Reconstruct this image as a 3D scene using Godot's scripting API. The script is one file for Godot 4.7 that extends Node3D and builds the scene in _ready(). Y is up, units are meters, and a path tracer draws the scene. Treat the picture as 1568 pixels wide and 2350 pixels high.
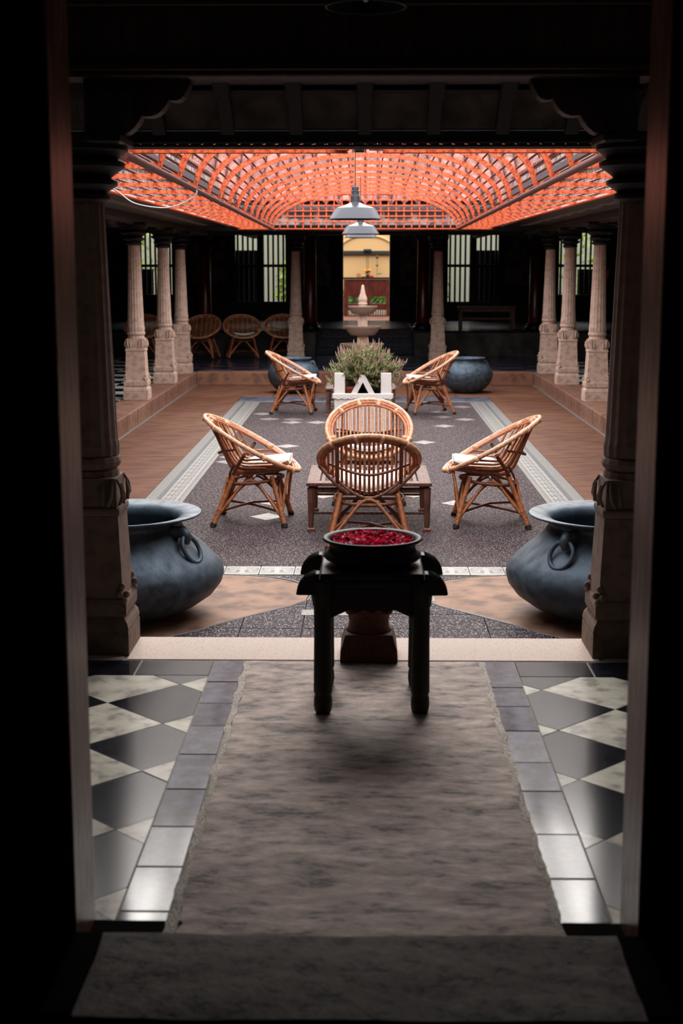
extends Node3D
# Pillared courtyard seen through a dark doorway. y is up, metres; the camera stands at x = 0, z = 0 and looks along -z.

var M := {}
var used := {}
var rng := RandomNumberGenerator.new()

func _ready() -> void:
	rng.seed = 7
	setup_view()
	make_materials()
	build_shell()
	build_hall_floor()
	build_yard_floor()
	build_roofs()
	build_columns()
	build_canopy()
	build_far_side()
	build_furniture()
	build_yard_objects()
	build_stool()
	build_lamps()
	build_small_things()

# ---------------------------------------------------------------- camera, sky, exposure
func setup_view() -> void:
	var cam := Camera3D.new()
	cam.name = "camera"
	cam.keep_aspect = Camera3D.KEEP_HEIGHT
	var at := CameraAttributesPhysical.new()
	at.frustum_focal_length = 50.0
	at.frustum_focus_distance = 8.4
	at.exposure_aperture = 4.2
	at.frustum_near = 0.05
	at.frustum_far = 200.0
	cam.attributes = at
	cam.fov = 39.597
	cam.near = 0.05
	cam.far = 200.0
	add_child(cam)
	cam.position = Vector3(0, 1.6, 0)
	cam.rotation = Vector3(deg_to_rad(-9.7865), deg_to_rad(0.934), 0)
	cam.current = true
	var e := Environment.new()
	e.background_mode = Environment.BG_SKY
	var sky := Sky.new()
	var sm := ProceduralSkyMaterial.new()
	sm.sky_top_color = Color(0.89, 0.91, 0.95)
	sm.sky_horizon_color = Color(0.92, 0.93, 0.95)
	sm.ground_bottom_color = Color(0.2, 0.18, 0.16)
	sm.ground_horizon_color = Color(0.3, 0.28, 0.26)
	sm.sky_energy_multiplier = 1.0
	sky.sky_material = sm
	e.sky = sky
	e.background_energy_multiplier = 1.0
	e.tonemap_mode = Environment.TONE_MAPPER_LINEAR
	e.tonemap_exposure = 6.6
	e.sdfgi_enabled = true
	e.ssao_enabled = true
	e.ssil_enabled = true
	# sun veiled by thin high cloud, beyond the far roof
	var sun := DirectionalLight3D.new()
	sun.name = "hazy_sun"
	sun.light_color = Color(1.0, 0.98, 0.96)
	sun.light_energy = 0.2
	sun.light_angular_distance = 32.0
	sun.shadow_enabled = true
	sun.rotation = Vector3(deg_to_rad(-37.0), deg_to_rad(179.0), 0)
	add_child(sun)
	var we := WorldEnvironment.new()
	we.name = "world"
	we.environment = e
	add_child(we)

# ---------------------------------------------------------------- materials
func noise_tex(freq: float, colors: Array, seed_: int, size := 512, oct := 4, stretch := 0, gain := 0.5) -> NoiseTexture2D:
	var n := FastNoiseLite.new()
	n.seed = seed_
	n.noise_type = FastNoiseLite.TYPE_SIMPLEX_SMOOTH
	n.frequency = freq
	n.fractal_octaves = oct
	n.fractal_gain = gain
	if stretch == 1:
		n.domain_warp_enabled = true
		n.domain_warp_amplitude = 40.0
	var g := Gradient.new()
	var offs := PackedFloat32Array()
	var cols := PackedColorArray()
	for i in colors.size():
		offs.append(0.2 + 0.6 * i / maxf(1.0, colors.size() - 1.0))
		cols.append(colors[i])
	g.offsets = offs
	g.colors = cols
	var t := NoiseTexture2D.new()
	t.width = size
	t.height = size
	t.seamless = true
	t.noise = n
	t.color_ramp = g
	return t

func grain_tex(colors: Array, seed_: int) -> ImageTexture:   # wood grain running along v
	var w := 256
	var h := 512
	var im := Image.create(w, h, false, Image.FORMAT_RGB8)
	var n := FastNoiseLite.new()
	n.seed = seed_
	n.frequency = 0.035
	n.fractal_octaves = 3
	var a: Color = colors[0]
	var b: Color = colors[1]
	for y in h:
		for x in w:
			var ang := TAU * x / w
			var v := n.get_noise_3d(cos(ang) * 60.0, sin(ang) * 60.0, absf(y - h * 0.5) * 0.12) * 0.9 + 0.5
			v += n.get_noise_3d(cos(ang) * 170.0, sin(ang) * 170.0, absf(y - h * 0.5) * 0.3 + 90.0) * 0.35
			im.set_pixel(x, y, a.lerp(b, clampf(v, 0, 1)))
	return ImageTexture.create_from_image(im)

func speckle_tex(base: Color, chips: Array, count: int, rmax: int, seed_: int, size := 1024) -> ImageTexture:
	var r := RandomNumberGenerator.new()
	r.seed = seed_
	var im := Image.create(size, size, false, Image.FORMAT_RGB8)
	im.fill(base)
	for i in count:
		var c: Color = chips[r.randi() % chips.size()]
		var x := r.randi() % size
		var y := r.randi() % size
		var w := r.randi_range(2, rmax)
		var h := r.randi_range(2, rmax)
		im.fill_rect(Rect2i(x, y, w, h), c)
		im.fill_rect(Rect2i(x + w / 3, y - 1, maxi(1, w / 2), h + 2), c)
	return ImageTexture.create_from_image(im)

func key_tex() -> ImageTexture:   # meander print of one border tile
	var im := Image.create(64, 64, false, Image.FORMAT_RGB8)
	var w := Color(0.52, 0.49, 0.44)
	var g := Color(0.2, 0.2, 0.22)
	im.fill(w)
	im.fill_rect(Rect2i(0, 2, 64, 3), g)
	im.fill_rect(Rect2i(0, 59, 64, 3), g)
	for s in 2:
		var q := func(x: int, y: int, ww: int, hh: int) -> void:
			im.fill_rect(Rect2i(x if s == 0 else 64 - x - ww, y, ww, hh), g)
		q.call(2, 13, 24, 6)
		q.call(2, 13, 5, 18)
		q.call(2, 27, 16, 6)
		q.call(20, 27, 7, 23)
		q.call(2, 44, 24, 6)
		q.call(0, 36, 12, 4)
	return ImageTexture.create_from_image(im)

func mat(called: String, c: Color, rough: float, tex: Texture2D = null, scale := 1.0, bump := 0.0, metal := 0.0, world := false) -> StandardMaterial3D:
	var m := StandardMaterial3D.new()
	m.resource_name = called
	m.albedo_color = c
	m.roughness = rough
	m.metallic = metal
	if tex:
		m.albedo_texture = tex
		m.uv1_triplanar = true
		m.uv1_world_triplanar = world
		m.uv1_scale = Vector3.ONE * scale
		if bump > 0.0:
			m.heightmap_enabled = true
			m.heightmap_texture = tex
			m.heightmap_scale = bump
	M[called] = m
	return m

func make_materials() -> void:
	var mottled := noise_tex(0.012, [Color(0.62, 0.6, 0.58), Color(0.85, 0.83, 0.81), Color(1, 1, 1)], 1)
	var veined := noise_tex(0.012, [Color(0.74, 0.74, 0.74), Color(0.9, 0.9, 0.9), Color(0.96, 0.96, 0.95), Color(1, 1, 1)], 16)
	var fine := noise_tex(0.06, [Color(0.55, 0.53, 0.52), Color(0.85, 0.84, 0.83), Color(1, 1, 1)], 2, 512, 5)
	var stained := noise_tex(0.008, [Color(0.45, 0.42, 0.4), Color(0.8, 0.78, 0.76), Color(1, 1, 1)], 3, 512, 6, 1)
	var streak := noise_tex(0.009, [Color(0.3, 0.29, 0.29), Color(0.66, 0.64, 0.63), Color(0.8, 0.79, 0.78), Color(0.88, 0.87, 0.86), Color(1, 1, 1)], 4, 1024, 8, 0, 0.68)
	var soft := noise_tex(0.007, [Color(0.76, 0.74, 0.72), Color(0.88, 0.87, 0.86), Color(0.94, 0.93, 0.92), Color(1, 1, 1)], 6, 1024, 7)
	var grit := speckle_tex(Color(0.92, 0.91, 0.9), [Color(0.84, 0.82, 0.8), Color(0.88, 0.86, 0.85), Color(0.96, 0.95, 0.94), Color(0.89, 0.88, 0.86), Color(0.93, 0.92, 0.91), Color(0.76, 0.73, 0.71)], 9000, 3, 15, 512)
	var wood := grain_tex([Color(0.55, 0.5, 0.46), Color(1, 1, 1)], 5)
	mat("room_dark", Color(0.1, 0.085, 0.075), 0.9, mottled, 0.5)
	mat("dark_wood", Color(0.13, 0.1, 0.085), 0.55, wood, 1.5)
	mat("rafter_wood", Color(0.05, 0.045, 0.042), 0.7)
	mat("red_wood", Color(0.3, 0.15, 0.12), 0.5, wood, 1.5)
	mat("door_wood", Color(0.74, 0.54, 0.46), 0.35, wood, 2.0)
	mat("beam_wood", Color(0.27, 0.21, 0.18), 0.55, wood, 1.2)
	mat("verandah_wall", Color(0.27, 0.24, 0.22), 0.85, stained, 0.6)
	mat("outer_wall", Color(0.48, 0.48, 0.4), 0.9)
	mat("cream_wall", Color(0.72, 0.56, 0.36), 0.9)
	mat("plaster", Color(0.66, 0.6, 0.57), 0.9, stained, 1.0)
	mat("plaster_dim", Color(0.52, 0.46, 0.43), 0.9, stained, 0.8)
	mat("gutter", Color(0.3, 0.32, 0.34), 0.6, mottled, 2.0)
	mat("panel", Color(0.31, 0.3, 0.26), 0.85, stained, 1.2)
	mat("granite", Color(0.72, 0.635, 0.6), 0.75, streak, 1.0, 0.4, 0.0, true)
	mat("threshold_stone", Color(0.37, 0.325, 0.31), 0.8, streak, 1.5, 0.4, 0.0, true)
	M.granite.uv1_scale = Vector3(0.55, 1, 1.3)
	mat("kerb_light", Color(0.86, 0.77, 0.725), 0.75, grit, 1.1, 0.0, 0.0, true)
	mat("mortar", Color(0.85, 0.82, 0.78), 0.9, fine, 3.0, 0.6)
	mat("grout_pale", Color(0.6, 0.57, 0.54), 0.9)
	mat("grout_dark", Color(0.2, 0.19, 0.18), 0.9)
	for k in 3:
		var d: float = [0.0, 0.02, -0.015][k]
		mat("slate_%d" % k, Color(0.36 + d, 0.37 + d, 0.46 + d), 0.1 + 0.02 * k, mottled, 1.3 + 0.3 * k)
		mat("black_tile_%d" % k, Color(0.115 + d, 0.135 + d, 0.18 + d), 0.13 + 0.03 * k, mottled, 1.6 + 0.3 * k)
		mat("marble_%d" % k, Color(0.85 + d, 0.83 + d, 0.78 + d), 0.14 + 0.03 * k, veined, 1.1 + 0.3 * k)
		mat("cement_%d" % k, Color(0.455 + d, 0.29 + d, 0.205 + d), 0.72, soft, 0.4 + 0.06 * k, 0.0, 0.0, true)
		M["cement_%d" % k].metallic_specular = 0.3
		M["cement_%d" % k].uv1_scale = Vector3(0.36, 0.5, 0.7 + 0.1 * k)
	for k in 3:
		M["slate_%d" % k].metallic_specular = 0.32
		M["black_tile_%d" % k].metallic_specular = 0.34
		M["marble_%d" % k].metallic_specular = 0.3
	mat("kerb_cement", Color(0.5, 0.315, 0.22), 0.8, veined, 0.8, 0.0, 0.0, true)
	mat("kerb_cement_pale", Color(0.55, 0.37, 0.27), 0.8, veined, 0.7, 0.0, 0.0, true)
	mat("cement_petal", Color(0.56, 0.41, 0.31), 0.75, noise_tex(0.009, [Color(0.66, 0.62, 0.6), Color(0.84, 0.81, 0.79), Color(0.93, 0.91, 0.89), Color(1, 1, 1)], 17, 1024, 8), 0.5, 0.05, 0.0, true)
	var chips := [Color(0.16, 0.14, 0.15), Color(0.2, 0.17, 0.18), Color(0.34, 0.3, 0.3), Color(0.5, 0.46, 0.45), Color(0.8, 0.76, 0.74), Color(0.36, 0.26, 0.26)]
	mat("terrazzo", Color(0.8, 0.745, 0.75), 0.75, speckle_tex(Color(0.13, 0.105, 0.11), chips, 30000, 9, 11), 1.35, 0.0, 0.0, true)
	mat("terrazzo_near", Color(0.9, 0.88, 0.9), 0.75, speckle_tex(Color(0.12, 0.105, 0.115), chips, 24000, 9, 12), 1.2, 0.0, 0.0, true)
	mat("white_inlay", Color(0.53, 0.48, 0.455), 0.5, mottled, 1.2)
	mat("border_white", Color(0.52, 0.49, 0.46), 0.6, fine, 2.5)
	mat("border_grey", Color(0.26, 0.27, 0.3), 0.6)
	mat("border_blue", Color(0.36, 0.39, 0.46), 0.5, stained, 1.0)
	var kt := StandardMaterial3D.new()
	kt.albedo_texture = key_tex()
	kt.roughness = 0.5
	M["key_tile"] = kt
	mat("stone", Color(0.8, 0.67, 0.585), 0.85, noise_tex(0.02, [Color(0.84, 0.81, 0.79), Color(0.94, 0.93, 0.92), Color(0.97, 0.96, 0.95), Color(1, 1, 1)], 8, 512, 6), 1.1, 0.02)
	mat("stone_shaded", Color(0.52, 0.43, 0.375), 0.9, M.stone.albedo_texture, 1.1, 0.05)  # the column stone again, darkened to paint in shade on the near pair
	mat("capital_wood", Color(0.09, 0.085, 0.08), 0.5, wood, 2.0)
	mat("canopy_paint", Color(0.95, 0.43, 0.22), 0.5, noise_tex(0.03, [Color(0.72, 0.55, 0.5), Color(0.95, 0.9, 0.86), Color(1, 1, 1)], 9), 2.0)
	mat("canopy_rod", Color(0.34, 0.15, 0.1), 0.5)
	mat("canopy_purlin", Color(0.42, 0.2, 0.15), 0.5, mottled, 3.0)
	for k in 4:
		var c: Color = [Color(0.62, 0.37, 0.31), Color(0.55, 0.32, 0.27), Color(0.66, 0.42, 0.36), Color(0.48, 0.29, 0.25)][k]
		mat("roof_tile_%d" % k, c, 0.85, mottled, 3.0)
	mat("tile_end", Color(0.15, 0.08, 0.065), 0.8)
	var cane := noise_tex(0.012, [Color(0.72, 0.66, 0.61), Color(0.9, 0.87, 0.85), Color(1, 1, 1)], 10)
	mat("cane", Color(0.74, 0.45, 0.27), 0.42, cane, 4.0)
	mat("cane_pale", Color(0.88, 0.66, 0.5), 0.4, cane, 4.0)
	mat("cane_dark", Color(0.52, 0.29, 0.16), 0.5, cane, 4.0)
	mat("cane_tip", Color(0.12, 0.08, 0.06), 0.7)
	mat("cushion", Color(0.86, 0.83, 0.79), 0.9, noise_tex(0.1, [Color(0.88, 0.87, 0.86), Color(1, 1, 1)], 12), 6.0, 0.1)
	mat("teak", Color(0.44, 0.26, 0.18), 0.65, wood, 3.0)
	mat("pot_metal", Color(0.345, 0.39, 0.42), 0.56, noise_tex(0.012, [Color(0.5, 0.5, 0.52), Color(0.85, 0.86, 0.88), Color(1, 1, 1)], 13, 512, 5, 1), 1.6, 0.05, 0.35)
	mat("bowl_metal", Color(0.06, 0.06, 0.062), 0.55, mottled, 3.0, 0.0, 0.6)
	mat("stool_wood", Color(0.07, 0.058, 0.05), 0.6, wood, 4.0)
	mat("pedestal", Color(0.4, 0.23, 0.18), 0.85, fine, 3.0, 0.3)
	mat("petal_dark", Color(0.55, 0.0, 0.12), 0.6)
	mat("petal", Color(0.96, 0.06, 0.38), 0.6)
	mat("petal_pink", Color(1.0, 0.42, 0.52), 0.6)
	mat("water", Color(0.03, 0.02, 0.02), 0.05)
	mat("white_paint", Color(0.93, 0.87, 0.82), 0.6)
	mat("fountain", Color(0.78, 0.65, 0.56), 0.9, noise_tex(0.09, [Color(0.5, 0.46, 0.43), Color(0.85, 0.83, 0.81), Color(1, 1, 1)], 14), 3.0, 1.2)
	mat("lamp_paint", Color(0.27, 0.26, 0.27), 0.35, null, 1.0, 0.0, 0.2)
	mat("lamp_black", Color(0.05, 0.05, 0.05), 0.3, null, 1.0, 0.0, 0.3)
	mat("bulb_glass", Color(0.9, 0.9, 0.88), 0.1)
	mat("leaf", Color(0.46, 0.53, 0.27), 0.7)
	mat("leaf_pale", Color(0.62, 0.57, 0.41), 0.7)
	mat("spike", Color(0.68, 0.53, 0.45), 0.8)
	mat("twig", Color(0.3, 0.22, 0.16), 0.8)
	mat("lacquer", Color(0.36, 0.09, 0.05), 0.3, wood, 1.0)
	mat("black_stone", Color(0.06, 0.06, 0.065), 0.3)
	mat("gate_wood", Color(0.44, 0.16, 0.08), 0.45, wood, 2.0)
	mat("brass", Color(0.3, 0.26, 0.14), 0.4, null, 1.0, 0.0, 0.6)
	mat("hedge", Color(0.3, 0.45, 0.14), 0.8)
	mat("hedge_bright", Color(0.42, 0.5, 0.1), 0.8)
	mat("flower_red", Color(0.8, 0.1, 0.04), 0.7)
	mat("flower_yellow", Color(0.8, 0.6, 0.06), 0.7)
	mat("iron", Color(0.05, 0.05, 0.05), 0.5)
	mat("matt_black", Color(0.06, 0.05, 0.045), 1.0)  # plain matt black finish for the room floor and the sill ends
	M.matt_black.metallic_specular = 0.1
	M.terrazzo.metallic_specular = 0.2
	M.terrazzo_near.metallic_specular = 0.25
	mat("cable_white", Color(0.75, 0.73, 0.7), 0.5)
	mat("terracotta", Color(0.55, 0.25, 0.15), 0.8)
	mat("amber", Color(0.85, 0.45, 0.12), 0.4)
	mat("lampshade_orange", Color(0.75, 0.28, 0.12), 0.7)
	for k in ["leaf", "leaf_pale", "hedge", "hedge_bright", "petal", "petal_pink"]:
		M[k].backlight_enabled = true
		M[k].backlight = M[k].albedo_color.darkened(0.4)

# ---------------------------------------------------------------- naming and nodes
func numbered(parent: Node, called: String) -> String:
	var key := "%d/%s" % [parent.get_instance_id(), called]
	var n: int = used.get(key, 0)
	used[key] = n + 1
	return called if n == 0 else "%s_%03d" % [called, n]

func thing(called: String, label: String, category: String, at := Vector3.ZERO, turn := 0.0, group := "") -> Node3D:
	var o := Node3D.new()
	o.name = numbered(self, called)
	add_child(o)
	o.position = at
	o.rotation.y = turn
	tag(o, label, category, group)
	return o

func tag(o: Node, label: String, category: String, group := "") -> void:
	o.set_meta("label", label)
	o.set_meta("category", category)
	if group != "":
		o.set_meta("group", group)

func put(parent: Node, called: String, mesh: Mesh, m: Material, at := Vector3.ZERO, label := "") -> MeshInstance3D:
	var o := MeshInstance3D.new()
	o.name = numbered(parent, called)
	o.mesh = mesh
	o.material_override = m
	o.position = at
	o.cast_shadow = GeometryInstance3D.SHADOW_CASTING_SETTING_ON
	if label != "":
		o.set_meta("label", label)
	parent.add_child(o)
	return o

func part(parent: Node, called: String, st: SurfaceTool, m: Material, label := "") -> MeshInstance3D:
	return put(parent, called, done(st), m, Vector3.ZERO, label)

func struct(called: String, st: SurfaceTool, m: Material) -> MeshInstance3D:
	var o := put(self, called, done(st), m)
	o.set_meta("kind", "structure")
	return o

func single(called: String, st: SurfaceTool, m: Material, label: String, category: String, group := "") -> MeshInstance3D:
	var o := put(self, called, done(st), m)
	tag(o, label, category, group)
	return o

func stuff(o: Node) -> void:
	o.set_meta("kind", "stuff")

func copy(o: Node3D, called: String, at: Vector3, turn: float, label: String) -> Node3D:
	var c: Node3D = o.duplicate()
	c.name = numbered(self, called)
	add_child(c)
	c.position = at
	c.rotation.y = turn
	c.set_meta("label", label)
	return c

# ---------------------------------------------------------------- mesh helpers
func S() -> SurfaceTool:
	var st := SurfaceTool.new()
	st.begin(Mesh.PRIMITIVE_TRIANGLES)
	return st

func done(st: SurfaceTool) -> ArrayMesh:
	st.generate_normals()
	return st.commit()

func tri(st: SurfaceTool, a: Vector3, b: Vector3, c: Vector3, g := -1) -> void:   # a, b, c counter-clockwise from outside
	st.set_smooth_group(g)
	st.add_vertex(a)
	st.set_smooth_group(g)
	st.add_vertex(c)
	st.set_smooth_group(g)
	st.add_vertex(b)

func quad(st: SurfaceTool, a: Vector3, b: Vector3, c: Vector3, d: Vector3, g := -1) -> void:
	tri(st, a, b, c, g)
	tri(st, a, c, d, g)

func tri_out(st: SurfaceTool, a: Vector3, b: Vector3, c: Vector3, out: Vector3) -> void:
	if (b - a).cross(c - a).dot(out) >= 0.0:
		tri(st, a, b, c)
	else:
		tri(st, a, c, b)

func quad_out(st: SurfaceTool, a: Vector3, b: Vector3, c: Vector3, d: Vector3, out: Vector3) -> void:
	if (b - a).cross(c - a).dot(out) >= 0.0:
		quad(st, a, b, c, d)
	else:
		quad(st, a, d, c, b)

func box(st: SurfaceTool, c: Vector3, s: Vector3, bev := 0.0, bs := Basis.IDENTITY) -> SurfaceTool:
	var h := s * 0.5
	bev = minf(bev, minf(h.x, minf(h.y, h.z)) * 0.6)
	var P := func(axis: int, sg: Vector3) -> Vector3:
		var v := (h - Vector3.ONE * bev) * sg
		v[axis] = h[axis] * sg[axis]
		return c + bs * v
	for i in 3:
		var u := (i + 1) % 3
		var w := (i + 2) % 3
		for s1 in [-1.0, 1.0]:
			var q: Array[Vector3] = []
			for k in [[-1.0, -1.0], [1.0, -1.0], [1.0, 1.0], [-1.0, 1.0]]:
				var sg := Vector3.ZERO
				sg[i] = s1
				sg[u] = k[0]
				sg[w] = k[1]
				q.append(P.call(i, sg))
			var n := Vector3.ZERO
			n[i] = s1
			quad_out(st, q[0], q[1], q[2], q[3], bs * n)
			if bev > 0.0:
				for s2 in [-1.0, 1.0]:   # the edge between face i and face u
					var a := Vector3.ZERO
					a[i] = s1
					a[u] = s2
					a[w] = -1.0
					var b := a
					b[w] = 1.0
					var o := a
					o[w] = 0.0
					quad_out(st, P.call(i, a), P.call(i, b), P.call(u, b), P.call(u, a), bs * o)
	if bev > 0.0:
		for sx in [-1.0, 1.0]:
			for sy in [-1.0, 1.0]:
				for sz in [-1.0, 1.0]:
					var sg := Vector3(sx, sy, sz)
					tri_out(st, P.call(0, sg), P.call(1, sg), P.call(2, sg), bs * sg)
	return st

func bx(c: Vector3, s: Vector3, bev := 0.0, bs := Basis.IDENTITY) -> SurfaceTool:
	return box(S(), c, s, bev, bs)

func span(a: Vector3, b: Vector3, bev := 0.0) -> SurfaceTool:   # a box between two corners
	return box(S(), (a + b) * 0.5, (b - a).abs(), bev)

func tube(st: SurfaceTool, pts: Array, r: Variant, sides := 6, closed := false, caps := true, flat := Vector2.ONE) -> SurfaceTool:
	var n := pts.size()
	var rings: Array = []
	var t0: Vector3 = (pts[1] - pts[0]).normalized()
	if closed:
		t0 = (pts[1] - pts[n - 1]).normalized()
	var up := Vector3.UP if absf(t0.y) < 0.9 else Vector3.RIGHT
	var nx := up.cross(t0).normalized()
	for i in n:
		var t: Vector3
		if closed:
			t = (pts[(i + 1) % n] - pts[(i + n - 1) % n]).normalized()
		else:
			t = (pts[mini(i + 1, n - 1)] - pts[maxi(i - 1, 0)]).normalized()
		nx = (nx - t * nx.dot(t)).normalized()
		var ny := t.cross(nx)
		var rr: float = r[i] if r is Array else r
		var ring := PackedVector3Array()
		for k in sides:
			var a := TAU * k / sides
			ring.append(pts[i] + (nx * cos(a) * flat.x + ny * sin(a) * flat.y) * rr)
		rings.append(ring)
	for i in (n if closed else n - 1):
		var A: PackedVector3Array = rings[i]
		var B: PackedVector3Array = rings[(i + 1) % n]
		for k in sides:
			var k2 := (k + 1) % sides
			quad(st, A[k], A[k2], B[k2], B[k], 0)
	if caps and not closed:
		for k in range(1, sides - 1):
			tri(st, rings[0][0], rings[0][k + 1], rings[0][k], -1)
			tri(st, rings[n - 1][0], rings[n - 1][k], rings[n - 1][k + 1], -1)
	return st

func tb(pts: Array, r: Variant, sides := 6, closed := false) -> SurfaceTool:
	return tube(S(), pts, r, sides, closed)

# prof: Vector2(radius, height) from bottom to top; mode 0 smooth, 1 crisp between bands, 2 flat facets
func lathe(st: SurfaceTool, prof: Array, segs: int, at := Vector3.ZERO, mode := 0, phase := 0.0, flute := 0.0, xs := 1.0, zs := 1.0) -> SurfaceTool:
	for i in prof.size() - 1:
		var p: Vector2 = prof[i]
		var q: Vector2 = prof[i + 1]
		if p.is_equal_approx(q):
			continue
		var g: int = [0, i + 1, -1][mode]
		for k in segs:
			var c: Array[Vector3] = []
			for kk in [k, k + 1]:
				var a: float = phase + TAU * (kk % segs) / segs
				var f: float = 1.0 - flute * ((kk % segs) % 2)
				for e in [p, q]:
					c.append(at + Vector3(cos(a) * e.x * f * xs, e.y, -sin(a) * e.x * f * zs))
			# c[0] lower k, c[1] upper k, c[2] lower k+1, c[3] upper k+1
			if p.x > 0.00001:
				tri(st, c[0], c[2], c[3] if q.x > 0.00001 else c[1], g)
			if q.x > 0.00001:
				tri(st, c[0], c[3], c[1], g)
	return st

func lt(prof: Array, segs: int, mode := 0, at := Vector3.ZERO, phase := 0.0, flute := 0.0) -> SurfaceTool:
	return lathe(S(), prof, segs, at, mode, phase, flute)

func sq(prof: Array) -> SurfaceTool:   # square section: prof holds half widths
	var p: Array = []
	for v in prof:
		p.append(Vector2(v.x * sqrt(2.0), v.y))
	p.push_front(Vector2(0, p[0].y))
	p.append(Vector2(0, p[-1].y))
	return lathe(S(), p, 4, Vector3.ZERO, 2, PI / 4)

# polygon in (x, y), extruded along +z by depth, placed by xf
func prism(st: SurfaceTool, poly: PackedVector2Array, depth: float, xf := Transform3D.IDENTITY) -> SurfaceTool:
	var idx := Geometry2D.triangulate_polygon(poly)
	var n := poly.size()
	var f := func(v: Vector2, z: float) -> Vector3: return xf * Vector3(v.x, v.y, z)
	var nz := xf.basis * Vector3(0, 0, 1)
	for i in range(0, idx.size(), 3):
		tri_out(st, f.call(poly[idx[i]], 0), f.call(poly[idx[i + 1]], 0), f.call(poly[idx[i + 2]], 0), -nz)
		tri_out(st, f.call(poly[idx[i]], depth), f.call(poly[idx[i + 1]], depth), f.call(poly[idx[i + 2]], depth), nz)
	var cw := Geometry2D.is_polygon_clockwise(poly)
	for i in n:
		var a := poly[i]
		var b := poly[(i + 1) % n]
		var o := Vector2(b.y - a.y, a.x - b.x) * (-1.0 if not cw else 1.0)
		o = -o
		quad_out(st, f.call(a, 0), f.call(b, 0), f.call(b, depth), f.call(a, depth), xf.basis * Vector3(o.x, o.y, 0))
	return st

# flat stone: polygon in (x, z), top at y, with a small chamfer
func slab(st: SurfaceTool, poly: PackedVector2Array, y: float, thick: float, bev := 0.002) -> SurfaceTool:
	var n := poly.size()
	var cen := Vector2.ZERO
	for v in poly:
		cen += v
	cen /= n
	var top := PackedVector2Array()
	for v in poly:
		var d := v - cen
		top.append(cen + d * (1.0 - bev / maxf(d.length(), bev * 2)))
	var idx := Geometry2D.triangulate_polygon(top)
	for i in range(0, idx.size(), 3):
		var a := top[idx[i]]
		var b := top[idx[i + 1]]
		var c := top[idx[i + 2]]
		tri_out(st, Vector3(a.x, y, a.y), Vector3(b.x, y, b.y), Vector3(c.x, y, c.y), Vector3.UP)
	for i in n:
		var j := (i + 1) % n
		var p0 := Vector3(poly[i].x, y - bev * 0.6, poly[i].y)
		var p1 := Vector3(poly[j].x, y - bev * 0.6, poly[j].y)
		var t0 := Vector3(top[i].x, y, top[i].y)
		var t1 := Vector3(top[j].x, y, top[j].y)
		var m := (poly[i] + poly[j]) * 0.5 - cen
		var o := Vector3(m.x, 0, m.y)
		quad_out(st, p0, p1, t1, t0, o + Vector3.UP * m.length())
		quad_out(st, p0 - Vector3.UP * thick, p1 - Vector3.UP * thick, p1, p0, o)
	return st

func rect(x0: float, z0: float, x1: float, z1: float) -> PackedVector2Array:
	return PackedVector2Array([Vector2(x0, z0), Vector2(x1, z0), Vector2(x1, z1), Vector2(x0, z1)])

func bent(a: Vector3, m: Vector3, b: Vector3, f := 0.3, k := 5) -> Array:   # a to b by way of m, the corner rounded
	var p := a.lerp(m, 1.0 - f)
	var q := m.lerp(b, f)
	var out: Array = [a, a.lerp(p, 0.5)]
	for i in k + 1:
		var t := float(i) / k
		out.append(p.lerp(m, t).lerp(m.lerp(q, t), t))
	out.append(q.lerp(b, 0.5))
	out.append(b)
	return out

func smooth(p: Array, k: int) -> Array:
	var out: Array = []
	for i in p.size() - 1:
		for j in k:
			out.append((p[i] as Vector3).cubic_interpolate(p[i + 1], p[maxi(i - 1, 0)], p[mini(i + 2, p.size() - 1)], float(j) / k))
	out.append(p[-1])
	return out

func loop(rx: float, rz: float, n: int, c := Vector3.ZERO, bs := Basis.IDENTITY) -> Array:
	var out: Array = []
	for i in n:
		var a := TAU * i / n
		out.append(c + bs * Vector3(cos(a) * rx, 0, sin(a) * rz))
	return out

func jitter_slab(x0: float, z0: float, x1: float, z1: float, y: float, amp: float, cell: float, edge: float, seed_: int) -> SurfaceTool:   # rough hewn slab
	var n := FastNoiseLite.new()
	n.seed = seed_
	n.frequency = 1.3
	n.fractal_octaves = 5
	var e := FastNoiseLite.new()
	e.seed = seed_ + 1
	e.frequency = 5.0
	var nx := int((x1 - x0) / cell)
	var nz := int((z1 - z0) / cell)
	var st := S()
	var P := func(i: int, j: int) -> Vector3:
		var x := lerpf(x0, x1, float(i) / nx)
		var z := lerpf(z0, z1, float(j) / nz)
		if i == 0 or i == nx:
			x += e.get_noise_2d(x * 3, z) * edge
		if j == 0 or j == nz:
			z += e.get_noise_2d(x, z * 3) * edge
		var h := n.get_noise_2d(x, z * 2.4) * amp
		if i == 0 or j == 0 or i == nx or j == nz:
			h = minf(h, 0) - 0.001
		return Vector3(x, y + h, z)
	for i in nx:
		for j in nz:
			var a: Vector3 = P.call(i, j)
			var b: Vector3 = P.call(i + 1, j)
			var c: Vector3 = P.call(i + 1, j + 1)
			var d: Vector3 = P.call(i, j + 1)
			quad(st, a, d, c, b, 1)
	for i in nx:
		for j in [0, nz]:
			var a: Vector3 = P.call(i, j)
			var b: Vector3 = P.call(i + 1, j)
			quad_out(st, a, b, b + Vector3.DOWN * 0.05, a + Vector3.DOWN * 0.05, Vector3(0, 0, -1 if j == 0 else 1))
	for j in nz:
		for i in [0, nx]:
			var a: Vector3 = P.call(i, j)
			var b: Vector3 = P.call(i, j + 1)
			quad_out(st, a, b, b + Vector3.DOWN * 0.05, a + Vector3.DOWN * 0.05, Vector3(-1 if i == 0 else 1, 0, 0))
	return st

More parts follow.
